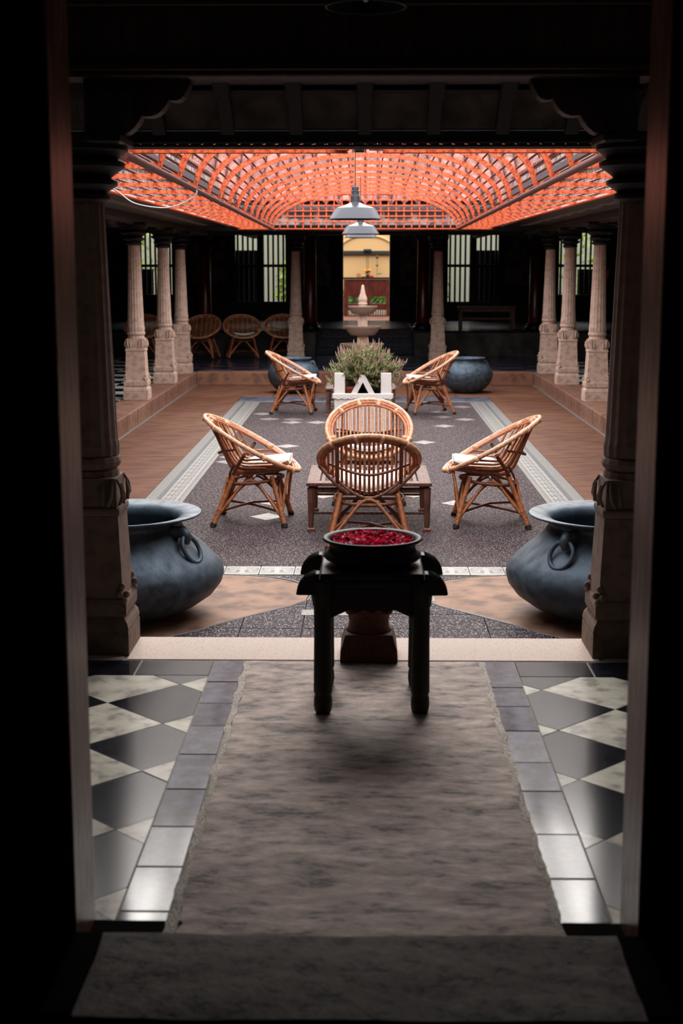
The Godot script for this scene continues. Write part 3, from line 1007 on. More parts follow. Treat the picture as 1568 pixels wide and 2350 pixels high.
func arch_bar(x0: float, x1: float, y0: float) -> ArrayMesh:
	var line := arch_line(x0, x1, y0, 0.51)
	var n := line.size()
	var bar := S()
	var w := 0.011
	var ins: Array = []
	var outs: Array = []
	for i in n:
		var t: Vector2 = (line[mini(i + 1, n - 1)] - line[maxi(i - 1, 0)]).normalized()
		var nn := Vector2(-t.y, t.x)
		var dd := 0.021 if absf(line[i].x) < x1 + 0.01 else 0.0115
		ins.append(line[i] - nn * dd)
		outs.append(line[i] + nn * dd)
	for i in n - 1:
		var a: Vector2 = ins[i]
		var b: Vector2 = ins[i + 1]
		var e: Vector2 = outs[i + 1]
		var f: Vector2 = outs[i]
		quad_out(bar, Vector3(a.x, a.y, w), Vector3(b.x, b.y, w), Vector3(e.x, e.y, w), Vector3(f.x, f.y, w), Vector3.BACK)
		quad_out(bar, Vector3(a.x, a.y, -w), Vector3(b.x, b.y, -w), Vector3(e.x, e.y, -w), Vector3(f.x, f.y, -w), Vector3.FORWARD)
		quad_out(bar, Vector3(a.x, a.y, -w), Vector3(b.x, b.y, -w), Vector3(b.x, b.y, w), Vector3(a.x, a.y, w), Vector3(a.x - f.x, a.y - f.y, 0))
		quad_out(bar, Vector3(f.x, f.y, -w), Vector3(e.x, e.y, -w), Vector3(e.x, e.y, w), Vector3(f.x, f.y, w), Vector3(f.x - a.x, f.y - a.y, 0))
	return done(bar)

func build_canopy() -> void:
	var y0 := 2.18
	var c := thing("courtyard_canopy", "orange painted canopy of arched bars and thin rods vaulting over the whole courtyard", "canopy")
	var cp: Material = M.canopy_paint
	for k in 15:
		var z := -7.47 - 1.0 * k
		put(c, "arch_bar", arch_bar(wing_at(z), vault_at(z), y0), cp, Vector3(0, 0, z))
	# rods along the yard, on top of the bars
	var za := -7.1
	var zb := -21.6
	for s: int in [-1, 1]:
		for i in 7:
			var ends: Array = []
			for z in [za, zb]:
				ends.append(Vector3(s * lerpf(wing_at(z) - 0.02, vault_at(z) + 0.07, i / 6.0), y0 + 0.025, z))
			part(c, "rod", tb(ends, 0.0085, 6), M.canopy_rod)
	var m := 27
	for i in m:
		var a := PI * (i + 0.5) / m
		a += 0.1 * sin(2.0 * a) * -1.0
		var ends: Array = []
		for z in [za, zb]:
			ends.append(Vector3(-cos(a) * (vault_at(z) + 0.03), y0 + sin(a) * 0.548, z))
		part(c, "rod", tb(ends, 0.009, 6), M.canopy_rod)
	for s: int in [-1, 1]:
		part(c, "purlin", tb([Vector3(s * vault_at(za), y0 - 0.04, za), Vector3(s * vault_at(zb), y0 - 0.04, zb)], 0.022, 8), M.canopy_purlin)
		part(c, "edge_beam", tb([Vector3(s * wing_at(za), y0 - 0.004, za), Vector3(s * wing_at(zb), y0 - 0.004, zb)], 0.015, 4), cp)
		# front channel in two lengths
		var f := S()
		for z in [[-7.3, 2.168, 0.022], [-7.325, 2.187, 0.014], [-7.35, 2.201, 0.012]]:
			box(f, Vector3(s * 1.07, z[1], z[0]), Vector3(1.96, z[2], 0.026), 0.003)
		part(c, "front_beam", f, cp)
		part(c, "joint_plate", bx(Vector3(s * 0.085 - 0.03, 2.186, -7.28), Vector3(0.075, 0.034, 0.02), 0.004), cp)
	part(c, "front_clamp", bx(Vector3(-0.03, 2.19, -7.275), Vector3(0.05, 0.06, 0.04), 0.006), M.iron)
	part(c, "rear_beam", span(Vector3(-1.9, y0 - 0.035, -21.59), Vector3(1.9, y0 - 0.012, -21.63), 0.004), cp)
	# lattice closing the far end of the vault
	for i in 23:
		var x := -1.265 + 0.115 * i
		var h := 0.51 * sqrt(maxf(0.02, 1.0 - pow(x / 1.3, 2)))
		part(c, "lattice_upright", span(Vector3(x - 0.01, y0 - 0.01, -21.5), Vector3(x + 0.01, y0 + h, -21.52), 0.002), cp)
	for j in 6:
		var h := 0.078 * (j + 1)
		var hw := 1.3 * sqrt(maxf(0.0, 1.0 - pow(h / 0.51, 2)))
		part(c, "lattice_rail", span(Vector3(-hw, y0 + h - 0.009, -21.48), Vector3(hw, y0 + h + 0.009, -21.5), 0.002), cp)

# ---------------------------------------------------------------- far verandah, rear wall and what lies behind
func build_far_side() -> void:
	var wm: Material = M.verandah_wall
	# platform with steps in the middle
	var pf := struct("floor", span(Vector3(-5.5, -0.1, -25.9), Vector3(-0.9, 0.43, -31.0), 0.01), M.verandah_wall)
	part(pf, "platform_edge", span(Vector3(-5.5, 0.43, -25.87), Vector3(-0.88, 0.46, -31.0), 0.008), M.black_tile_2)
	part(pf, "platform_wing", span(Vector3(0.9, -0.1, -25.9), Vector3(5.5, 0.43, -31.0), 0.01), M.verandah_wall)
	part(pf, "platform_edge", span(Vector3(0.88, 0.43, -25.87), Vector3(5.5, 0.46, -31.0), 0.008), M.black_tile_2)
	for i in 3:
		part(pf, "step", span(Vector3(-0.9, -0.1, -26.3 - 0.3 * i), Vector3(0.9, 0.15 * (i + 1), -31.0), 0.01), M.black_tile_1)
	# rear wall: openings for the middle door and four barred windows
	var ops := [[-5.05, -4.1, 0.95, 2.55], [-2.85, -1.65, 0.8, 2.55], [-0.47, 0.53, 0.45, 2.7], [1.72, 2.92, 0.8, 2.55], [4.1, 5.05, 0.95, 2.55]]
	var w := S()
	var x := -5.6
	for o in ops:
		box(w, Vector3((x + o[0]) * 0.5, 1.65, -31.2), Vector3(o[0] - x, 3.7, 0.4))
		box(w, Vector3((o[0] + o[1]) * 0.5, (o[2] - 0.2) * 0.5, -31.2), Vector3(o[1] - o[0], o[2] + 0.2, 0.4))
		box(w, Vector3((o[0] + o[1]) * 0.5, (o[3] + 3.5) * 0.5, -31.2), Vector3(o[1] - o[0], 3.5 - o[3], 0.4))
		x = o[1]
	box(w, Vector3((x + 5.6) * 0.5, 1.65, -31.2), Vector3(5.6 - x, 3.7, 0.4))
	struct("wall_back", w, wm)
	var idx := 1
	for k in [0, 1, 3, 4]:
		var o: Array = ops[k]
		var f := S()
		var mid: float = (o[0] + o[1]) * 0.5
		for xx in [o[0] + 0.03, o[1] - 0.03]:
			box(f, Vector3(xx, (o[2] + o[3]) * 0.5, -31.05), Vector3(0.06, o[3] - o[2], 0.1), 0.005)
		if k == 1 or k == 3:
			box(f, Vector3(mid, (o[2] + o[3]) * 0.5, -31.05), Vector3(0.12, o[3] - o[2], 0.1), 0.005)
		for yy in [o[2] + 0.03, 1.62, o[3] - 0.03]:
			box(f, Vector3(mid, yy, -31.05), Vector3(o[1] - o[0], 0.06, 0.09), 0.005)
		var win := struct("window_%d" % idx, f, M.dark_wood)
		idx += 1
		var nb := int((o[1] - o[0]) / 0.105)
		for i in range(1, nb):
			var xb: float = lerpf(o[0], o[1], float(i) / nb)
			part(win, "window_bar", tb([Vector3(xb, o[2], -31.08), Vector3(xb, o[3], -31.08)], 0.024, 6), M.iron)
		# closed lower shutters on the outer leaf
		var lo: float = o[0] if mid < 0 else mid
		part(win, "shutter", span(Vector3(lo + 0.03, o[2], -31.3), Vector3(lo + (o[1] - o[0]) * 0.5 - 0.03, 1.95 if absf(mid) < 3.0 else 1.55, -31.34), 0.006), M.dark_wood)
	# pale plaster panels on the rear wall
	for s: int in [-1, 1]:
		for xa in [3.0, 0.75]:
			struct("trim", span(Vector3(s * xa, 1.2, -30.98), Vector3(s * (xa + 0.75), 2.5, -31.0), 0.006), M.plaster_dim)
	# open court behind: ground, end wall
	struct("floor", span(Vector3(-9, 0.2, -31.4), Vector3(9, 0.44, -40.0)), M.cement_0)
	struct("wall_back", span(Vector3(-9, 0.3, -36.5), Vector3(9, 3.6, -36.8)), M.outer_wall)
	for s: int in [-1, 1]:
		struct("wall_left" if s < 0 else "wall_right", span(Vector3(s * 8.8, 0.3, -31.4), Vector3(s * 9, 3.6, -36.6)), M.outer_wall)
	var cr := struct("wall_back", span(Vector3(-1.6, 1.02, -36.0), Vector3(1.6, 3.6, -36.48), 0.01), M.cream_wall)
	var arc: Array = []
	for i in 21:
		var a := PI * i / 20.0
		arc.append(Vector3(0.05 - cos(a) * 0.72, 1.95 + sin(a) * 0.42, -35.99))
	part(cr, "arch_moulding", tube(S(), arc, 0.035, 8), M.cream_wall)
	part(cr, "beam", span(Vector3(-1.6, 1.9, -35.9), Vector3(1.6, 1.99, -35.985), 0.01), M.dark_wood)
	var posts := S()
	for px in [-0.62, 0.72]:
		box(posts, Vector3(px, 0.75, -34.2), Vector3(0.16, 0.65, 0.16), 0.01)
	struct("trim", posts, M.cream_wall)
	# carved gate with openings
	var g := thing("wooden_gate", "reddish brown wooden gate with two rows of openings seen through the far doorway", "gate", Vector3(0.05, 0.44, -34.1))
	part(g, "stile", bx(Vector3(-0.5, 0.43, 0), Vector3(0.1, 0.86, 0.05), 0.006), M.gate_wood)
	part(g, "stile", bx(Vector3(0.5, 0.43, 0), Vector3(0.1, 0.86, 0.05), 0.006), M.gate_wood)
	part(g, "stile", bx(Vector3(0.0, 0.43, 0), Vector3(0.12, 0.86, 0.05), 0.006), M.gate_wood)
	for r in [[0.0, 0.03], [0.15, 0.3], [0.46, 0.86]]:
		for s: int in [-1, 1]:
			part(g, "gate_panel", bx(Vector3(s * 0.255, (r[0] + r[1]) * 0.5, 0), Vector3(0.39, r[1] - r[0], 0.036), 0.006), M.gate_wood)
	part(g, "top_rail", bx(Vector3(0, 0.89, 0), Vector3(1.16, 0.05, 0.1), 0.008), M.dark_wood)
	part(g, "white_rail", railing(), M.white_paint)
	# greenery beyond
	for h in [[Vector3(0.0, 0.44, -35.3), Vector3(1.7, 0.62, 0.6), "hedge", "green hedge showing through the openings of the reddish gate"], [Vector3(-5.6, 0.44, -34.6), Vector3(1.4, 2.2, 0.9), "hedge_bright", "bright yellow green bush outside the leftmost barred window"], [Vector3(-1.85, 0.44, -34.6), Vector3(0.5, 1.2, 0.5), "hedge_bright", "yellow green bush outside the barred window left of the far doorway"], [Vector3(4.9, 0.44, -35.2), Vector3(1.6, 2.4, 0.9), "hedge_bright", "yellow green bush outside the rightmost barred window"], [Vector3(1.75, 0.44, -35.0), Vector3(0.5, 1.3, 0.5), "hedge", "green bush outside the barred window right of the far doorway"]]:
		var b := thing("garden_bush", h[3], "bush", h[0])
		leaf_mass(b, h[1], M[h[2]], 500)
	# things on and above the gate
	var v := thing("flower_vase", "brass vase of yellow and red flowers on top of the reddish gate", "vase", Vector3(0.06, 1.355, -34.1))
	part(v, "vase", lt([Vector2(0, 0), Vector2(0.04, 0), Vector2(0.06, 0.03), Vector2(0.055, 0.07), Vector2(0.03, 0.1), Vector2(0.04, 0.115), Vector2(0, 0.11)], 14), M.brass)
	for i in 9:
		var a := TAU * i / 9.0
		part(v, "flower", lt([Vector2(0, -0.02), Vector2(0.022, -0.005), Vector2(0.024, 0.01), Vector2(0, 0.02)], 8, 0, Vector3(cos(a) * 0.06, 0.13 + 0.02 * (i % 3), sin(a) * 0.05)), M.flower_yellow if i % 3 else M.flower_red)
	for i in 3:
		var o := thing("flower_offering", ["orange ring of flowers left of the brass vase", "orange flower heap touching the left of the brass vase", "red flower heap right of the brass vase"][i], "flowers", Vector3([-0.15, -0.04, 0.14][i], 1.355, -34.08))
		if i == 0:
			part(o, "garland", tube(S(), loop(0.035, 0.035, 14, Vector3(0, 0.045, 0), Basis(Vector3.RIGHT, PI / 2)), 0.014, 6, true), M.terracotta)
		else:
			for k in 4:
				part(o, "bloom", lt([Vector2(0, 0), Vector2(0.03, 0.01), Vector2(0.03, 0.035), Vector2(0, 0.05)], 8, 0, Vector3(-0.03 + 0.024 * k, 0, 0.01 * (k % 2))), M.flower_red if i == 2 else M.amber)
	var l := thing("hanging_lamp", "dark brass oil lamp hanging from twin chains behind the flower vase", "lamp", Vector3(0.06, 1.5, -35.85))
	for s: int in [-1, 1]:
		part(l, "chain", tb([Vector3(s * 0.02, 0, 0), Vector3(s * 0.02, 0.4, 0)], 0.006, 5), M.iron)
	part(l, "lamp_bowl", lt([Vector2(0, -0.06), Vector2(0.05, -0.05), Vector2(0.07, 0), Vector2(0.03, 0.02), Vector2(0, 0.02)], 12), M.brass)
	part(l, "ceiling_plate", bx(Vector3(0, 0.5, 0.0), Vector3(0.2, 0.06, 0.08), 0.01), M.iron)
	var bl := thing("hanging_bell", "small dark bell and lamp on a thin chain right of the hanging oil lamp", "bell", Vector3(0.3, 1.3, -35.85))
	part(bl, "chain", tb([Vector3(0, 0.0, 0), Vector3(0, 0.62, 0)], 0.004, 5), M.iron)
	part(bl, "bell", lt([Vector2(0, 0.5), Vector2(0.04, 0.5), Vector2(0.02, 0.56), Vector2(0, 0.6)], 10), M.lacquer)
	part(bl, "tray", lt([Vector2(0, 0.3), Vector2(0.05, 0.34), Vector2(0, 0.345)], 10), M.iron)
	part(bl, "arm", tb([Vector3(0, 0.12, 0), Vector3(0.12, 0.13, 0)], 0.01, 5), M.iron)
	# lacquered round columns on the platform
	for p in [[-2.92, "red lacquered round column behind the rattan chair nearest the left kerb"], [-1.0, "red lacquered round column just left of the far doorway"], [1.06, "red lacquered round column just right of the far doorway"], [3.1, "red lacquered round column at the right end of the far verandah"]]:
		var c := thing("lacquered_column", p[1], "column", Vector3(p[0], 0.46, -26.2))
		part(c, "stone_foot", lt([Vector2(0, 0), Vector2(0.19, 0), Vector2(0.2, 0.03), Vector2(0.19, 0.06), Vector2(0.15, 0.08), Vector2(0.16, 0.1), Vector2(0.13, 0.13), Vector2(0, 0.13)], 20, 1), M.black_stone)
		part(c, "shaft", lt([Vector2(0, 0.13), Vector2(0.115, 0.13), Vector2(0.12, 0.3), Vector2(0.105, 1.62), Vector2(0, 1.62)], 24), M.lacquer)
		part(c, "capital", lt([Vector2(0, 1.62), Vector2(0.12, 1.62), Vector2(0.17, 1.7), Vector2(0.17, 1.74), Vector2(0, 1.74)], 20, 1), M.capital_wood)
	struct("trim", span(Vector3(-5.5, 2.2, -26.1), Vector3(5.5, 2.5, -26.3), 0.008), M.dark_wood)

func railing() -> SurfaceTool:
	var st := S()
	for i in 18:
		box(st, Vector3(-0.46 + 0.054 * i, 0.08, -0.45), Vector3(0.026, 0.15, 0.02))
	return st

func leaf_mass(parent: Node, size: Vector3, m: Material, n: int) -> void:
	var st := S()
	for i in n:
		var p := Vector3(rng.randf_range(-1, 1), rng.randf_range(0, 1), rng.randf_range(-1, 1))
		var k := sqrt(maxf(0.0, 1.0 - pow(absf(p.y - 0.45) * 1.7, 2)))
		var at := Vector3(p.x * size.x * 0.5 * k, p.y * size.y, p.z * size.z * 0.5 * k)
		var b := Basis.from_euler(Vector3(rng.randf_range(-1, 1), rng.randf() * TAU, rng.randf_range(-1, 1)))
		var s := rng.randf_range(0.04, 0.09)
		tri(st, at, at + b * Vector3(s * 0.5, s * 0.2, s), at + b * Vector3(0, 0, s * 2.0))
		tri(st, at, at + b * Vector3(0, 0, s * 2.0), at + b * Vector3(-s * 0.5, s * 0.2, s))
	stuff(part(parent, "foliage", st, m))
	part(parent, "stem", tb([Vector3.ZERO, Vector3(0.02, size.y * 0.4, 0), Vector3(-0.02, size.y * 0.8, 0.02)], [0.03, 0.02, 0.01], 6), M.twig)

# ---------------------------------------------------------------- rattan chairs, cushions, tables
const RIM_A := 0.33      # half width of the rim
const RIM_B := 0.335     # half depth on the ground
const RIM_Y := 0.565
const RIM_T := 0.19      # half drop from back to front

func rim_at(w: float, front: bool, k := 1.0) -> Vector3:
	var s := sqrt(maxf(0.0, 1.0 - pow(w / (RIM_A * k), 2))) * k
	var d := 1.0 if front else -1.0
	return Vector3(w, RIM_Y - d * RIM_T * s - (1.0 - k) * 0.1, d * RIM_B * s)

func corner_at(w: float) -> Vector3:
	var q := absf(w) / RIM_A
	return Vector3(w, 0.322 + 0.225 * pow(q, 1.7), -0.13 * (1.0 - q * q))

func make_chair() -> Node3D:
	var t := thing("rattan_chair", "", "chair")
	var cm: Material = M.cane
	for k in [[1.0, 0.0165, "cane_pale"], [0.935, 0.0125, "cane"], [0.875, 0.011, "cane"]]:
		var pts: Array = []
		for i in 40:
			var a := TAU * i / 40.0
			pts.append(Vector3(cos(a) * RIM_A * k[0], RIM_Y - sin(a) * RIM_T * k[0] - (1.0 - k[0]) * 0.1, sin(a) * RIM_B * k[0]))
		part(t, "rim", tb(pts, k[1], 8, true), M[k[2]])
	var nrm := Vector3(0, RIM_B, RIM_T).normalized()
	for a in [0.35, 1.1, 2.04, 2.79, 3.9, 4.45, 4.97, 5.52]:
		var c0 := Vector3(cos(a) * RIM_A, RIM_Y - sin(a) * RIM_T, sin(a) * RIM_B)
		var out := Vector3(cos(a) * RIM_A, -sin(a) * RIM_T, sin(a) * RIM_B)
		var c := c0 - out * 0.062 - Vector3(0, 0.006, 0)
		var tang := nrm.cross(out.normalized()).normalized()
		part(t, "binding", bx(c, Vector3(0.085, 0.037, 0.035), 0.012, Basis(out.normalized(), nrm, -tang)), M.cane_pale)
	var ns := 19
	for i in ns:
		var w := lerpf(-0.262, 0.262, i / (ns - 1.0))
		var b := rim_at(w, false, 0.875)
		var f := rim_at(w, true, 0.875)
		var p := bent(b, corner_at(w), f, 0.28)
		part(t, "spindle", tb(p, 0.0085, 5), M.cane_pale if i % 3 == 1 else cm)
	for s: int in [-1, 1]:
		# stout uprights outside the back
		var b := rim_at(s * 0.205, false, 0.95) + Vector3(0, 0, -0.014)
		var cc := corner_at(s * 0.205) + Vector3(0, -0.014, -0.02)
		part(t, "back_upright", tb(bent(b, cc, cc + Vector3(0, 0.0, 0.22), 0.3), 0.0125, 6), M.cane_dark)
		var dl: Array = []
		for i in 7:
			dl.append(corner_at(s * lerpf(0.325, 0.13, i / 6.0)) + Vector3(0, -0.017, -0.012))
		part(t, "corner_cane", tb(dl, 0.0125, 6), M.cane_dark)
	# bowed brace across the back and loop below it
	for h in [[0.52, 0.26, 0.05], [0.93, 0.2, 0.02]]:
		var br: Array = []
		for i in 13:
			var u := lerpf(-1.0, 1.0, i / 12.0)
			var w: float = u * h[1]
			var p := rim_at(w, false, 0.875).lerp(corner_at(w), h[0])
			br.append(p + Vector3(0, -0.02 * (1 - u * u), -0.014 - h[2] * (1.0 - u * u) * 0.3))
		part(t, "back_brace", tb(br, 0.0095, 6), M.cane_dark)
	part(t, "seat_ring", tb(loop(0.225, 0.2, 28, Vector3(0, 0.307, 0.02), Basis(Vector3.RIGHT, -0.1)), 0.0125, 6, true), M.cane_dark)
	part(t, "seat_bar", tb([Vector3(-0.22, 0.303, 0.0), Vector3(0.22, 0.303, 0.0)], 0.01, 6), M.cane_dark)
	var feet: Array = []
	for q in [[-1, 1], [1, 1], [1, -1], [-1, -1]]:
		var top := Vector3(q[0] * 0.19, 0.322, 0.02 + q[1] * 0.145)
		var foot := Vector3(q[0] * 0.265, 0.0, 0.0 + q[1] * 0.255)
		feet.append([top, foot])
		part(t, "leg", tb([top + (top - foot) * 0.1, foot.lerp(top, 0.5), foot + Vector3(0, 0.002, 0)], 0.0168, 7), cm)
		var d := (top - foot).normalized()
		var wr := S()
		for i in 9:
			var p: Vector3 = foot + d * (0.03 + 0.0125 * i)
			tube(wr, [p - d * 0.0055, p, p + d * 0.0055], [0.019, 0.0215, 0.019], 8)
		part(t, "leg_wrap", wr, cm)
		part(t, "leg_tip", tb([foot, foot + d * 0.03], 0.0225, 8), M.cane_tip)
	for i in 4:
		var A: Array = feet[i]
		var B: Array = feet[(i + 1) % 4]
		var a: Vector3 = (A[1] as Vector3).lerp(A[0], 0.38)
		var b: Vector3 = (B[1] as Vector3).lerp(B[0], 0.38)
		var ai: Vector3 = (A[1] as Vector3).lerp(A[0], 0.2)
		var bi: Vector3 = (B[1] as Vector3).lerp(B[0], 0.2)
		var m := (a + b) * 0.5
		part(t, "leg_arch", tb(bent(ai, Vector3(m.x * 0.8, 0.37, m.z * 0.8 + 0.004), bi, 0.3), 0.0115, 6), cm)
		part(t, "inner_arch", tb(bent(a, Vector3(m.x * 0.62, 0.335, m.z * 0.62), b, 0.3), 0.009, 6), M.cane_dark)
	for k in 2:
		var a: Vector3 = (feet[k][1] as Vector3).lerp(feet[k][0], 0.33)
		var b: Vector3 = (feet[k + 2][1] as Vector3).lerp(feet[k + 2][0], 0.33)
		var m := (a + b) * 0.5 + Vector3(0, 0.012 + 0.02 * k, 0)
		part(t, "stretcher", tb([a, a.lerp(m, 0.5) + Vector3(0, 0.003, 0), m, m.lerp(b, 0.5) + Vector3(0, 0.003, 0), b], 0.0095, 6), M.cane_dark)
	for s: int in [-1, 1]:
		var f := rim_at(s * 0.17, true, 0.97) + Vector3(0, -0.012, 0)
		var lg: Vector3 = (feet[0 if s < 0 else 1][1] as Vector3).lerp(feet[0 if s < 0 else 1][0], 0.36)
		part(t, "front_strut", tb([f, f.lerp(lg, 0.5), lg + Vector3(0, 0, 0.012)], 0.0105, 6), cm)
	return t

func seat_y(w: float, z: float) -> float:
	var c := corner_at(w)
	var f := rim_at(w, true, 0.875)
	return lerpf(c.y, f.y, (z - c.z) / (f.z - c.z))

func make_cushion() -> Node3D:
	var t := thing("seat_cushion", "", "cushion")
	var st := S()
	var n := 26
	var P := func(i: int, j: int, up: bool) -> Vector3:
		var u := lerpf(-1.0, 1.0, float(i) / n)
		var v := lerpf(-1.0, 1.0, float(j) / n)
		var pinch := 1.0 - 0.06 * (cos(u * PI * 0.5) * 0.0 + (1.0 - u * u) * (1.0 - v * v))
		var w := u * 0.19
		var z := 0.112 + v * 0.158
		var fat := pow(maxf(0.0, (1.0 - pow(absf(u), 3.5)) * (1.0 - pow(absf(v), 3.5))), 0.45)
		fat *= 1.0 - 0.28 * exp(-(pow(absf(u) - 0.42, 2) + pow(absf(v) - 0.42, 2)) * 30.0)
		var y := seat_y(w * 0.9, z) + 0.02 + 0.008 * absf(u * v) * absf(u * v)
		y += 0.062 * fat * pinch if up else 0.0
		y += 0.03 * clampf(v - 0.55, 0, 1) * 1.3
		return Vector3(w, y, z)
	for i in n:
		for j in n:
			quad(st, P.call(i, j, true), P.call(i, j + 1, true), P.call(i + 1, j + 1, true), P.call(i + 1, j, true), 1)
			quad(st, P.call(i, j, false), P.call(i + 1, j, false), P.call(i + 1, j + 1, false), P.call(i, j + 1, false), 1)
	part(t, "cover", st, M.cushion)
	var seam := S()
	var pts: Array = []
	for k in 4:
		for i in 9:
			var f := i * n / 9
			pts.append(P.call([f, n, n - f, 0][k], [0, f, n, n - f][k], true))
	tube(seam, pts, 0.004, 5, true)
	part(t, "piping", seam, M.cushion)
	return t

func build_furniture() -> void:
	var c := make_chair()
	var spots := [
		[Vector3(-0.8, -0.2, -10.05), 88.0, "rattan bucket chair on the left of the front slatted table, seen from its side"],
		[Vector3(0.9, -0.2, -10.02), -92.0, "rattan bucket chair on the right of the front slatted table, seen from its side"],
		[Vector3(0.03, -0.2, -9.2), 180.0, "rattan bucket chair nearest the petal bowl, turning its back to it"],
		[Vector3(0.035, -0.2, -10.98), 0.0, "rattan bucket chair behind the front slatted table, its pale open seat facing the petal bowl"],
		[Vector3(-0.89, -0.2, -17.75), 86.0, "rattan bucket chair in front of the far left cauldron"],
		[Vector3(0.82, -0.2, -17.75), -80.0, "rattan bucket chair in front of the far right cauldron"],
		[Vector3(-2.87, 0.0, -25.15), -8.0, "rattan bucket chair in the far verandah beside the farthest left column, lit on its rim"],
		[Vector3(-2.16, 0.0, -25.2), 10.0, "rattan bucket chair in the far verandah, in shade, middle of the row of three"],
		[Vector3(-1.45, 0.0, -25.35), 5.0, "rattan bucket chair in the far verandah partly behind the pale column"],
		[Vector3(-3.9, 0.0, -25.2), 0.0, "rattan bucket chair in the far left corner seen between two left columns"]]
	var cu: Node3D = null
	for i in spots.size():
		var s: Array = spots[i]
		if i == 0:
			c.position = s[0]
			c.rotation.y = deg_to_rad(s[1])
			tag(c, s[2], "chair", "rattan bucket chairs")
		else:
			c.set_meta("group", "rattan bucket chairs")
			copy(c, "rattan_chair", s[0], deg_to_rad(s[1]), s[2])
		if i < 6 or i == 7:
			var lab: String = ["white cushion on the rattan chair left of the front table", "white cushion on the rattan chair right of the front table", "white cushion seen through the slats of the nearest rattan chair", "white cushion on the rattan chair facing the petal bowl", "white cushion on the rattan chair before the far left cauldron", "white cushion on the rattan chair before the far right cauldron", "", "pale cushion on the shaded middle chair of the far verandah"][i]
			if cu == null:
				cu = make_cushion()
				cu.position = s[0]
				cu.rotation.y = deg_to_rad(s[1])
				tag(cu, lab, "cushion", "white seat cushions")
			else:
				copy(cu, "seat_cushion", s[0], deg_to_rad(s[1]), lab)
	var t := make_table()
	t.position = Vector3(0.032, -0.2, -10.08)
	tag(t, "low slatted teak table in the ring of four front rattan chairs", "table")
	copy(t, "slatted_table", Vector3(-0.05, -0.2, -17.75), 0.0, "low slatted teak table between the two far rattan chairs, behind the white planter")
	# long bench on the platform
	var b := thing("wooden_bench", "dark wooden bench with a lower rail on the platform right of the far doorway", "bench", Vector3(2.25, 0.46, -26.6))
	part(b, "bench_top", bx(Vector3(0, 0.4, 0), Vector3(1.06, 0.035, 0.42), 0.006), M.teak)
	for sx: int in [-1, 1]:
		for sz: int in [-1, 1]:
			part(b, "leg", bx(Vector3(sx * 0.48, 0.191, sz * 0.17), Vector3(0.05, 0.382, 0.05), 0.005), M.teak)
	for sz: int in [-1, 1]:
		part(b, "apron", bx(Vector3(0, 0.35, sz * 0.17), Vector3(0.91, 0.06, 0.022), 0.004), M.teak)
		part(b, "rail", bx(Vector3(0, 0.19, sz * 0.17), Vector3(0.91, 0.03, 0.02), 0.004), M.teak)

func make_table() -> Node3D:
	var t := thing("slatted_table", "", "table")
	var tk: Material = M.teak
	for s: int in [-1, 1]:
		part(t, "top_frame", bx(Vector3(0, 0.328, s * 0.4), Vector3(0.86, 0.024, 0.1), 0.004), tk)
		part(t, "top_frame", bx(Vector3(s * 0.385, 0.328, 0), Vector3(0.09, 0.024, 0.698), 0.004), tk)
		part(t, "rail", bx(Vector3(0, 0.285, s * 0.41), Vector3(0.76, 0.036, 0.02), 0.003), tk)
		part(t, "rail", bx(Vector3(s * 0.4, 0.285, 0), Vector3(0.02, 0.036, 0.78), 0.003), tk)
		part(t, "stretcher", bx(Vector3(0, 0.125, s * 0.41), Vector3(0.78, 0.018, 0.018), 0.003), tk)
	for i in 13:
		part(t, "slat", bx(Vector3(-0.318 + 0.053 * i, 0.328, 0), Vector3(0.03, 0.018, 0.698), 0.003), tk)
	for sx: int in [-1, 1]:
		for sz: int in [-1, 1]:
			var st := sq([Vector2(0.017, 0.022), Vector2(0.025, 0.3)])
			var l := part(t, "leg", st, tk)
			l.position = Vector3(sx * 0.4, 0, sz * 0.41)
			part(l, "foot", sq([Vector2(0.027, 0), Vector2(0.027, 0.014), Vector2(0.02, 0.024)]), M.cane_dark)
			part(t, "spacer", bx(Vector3(sx * 0.4, 0.308, sz * 0.41), Vector3(0.03, 0.018, 0.03)), tk)
	return t

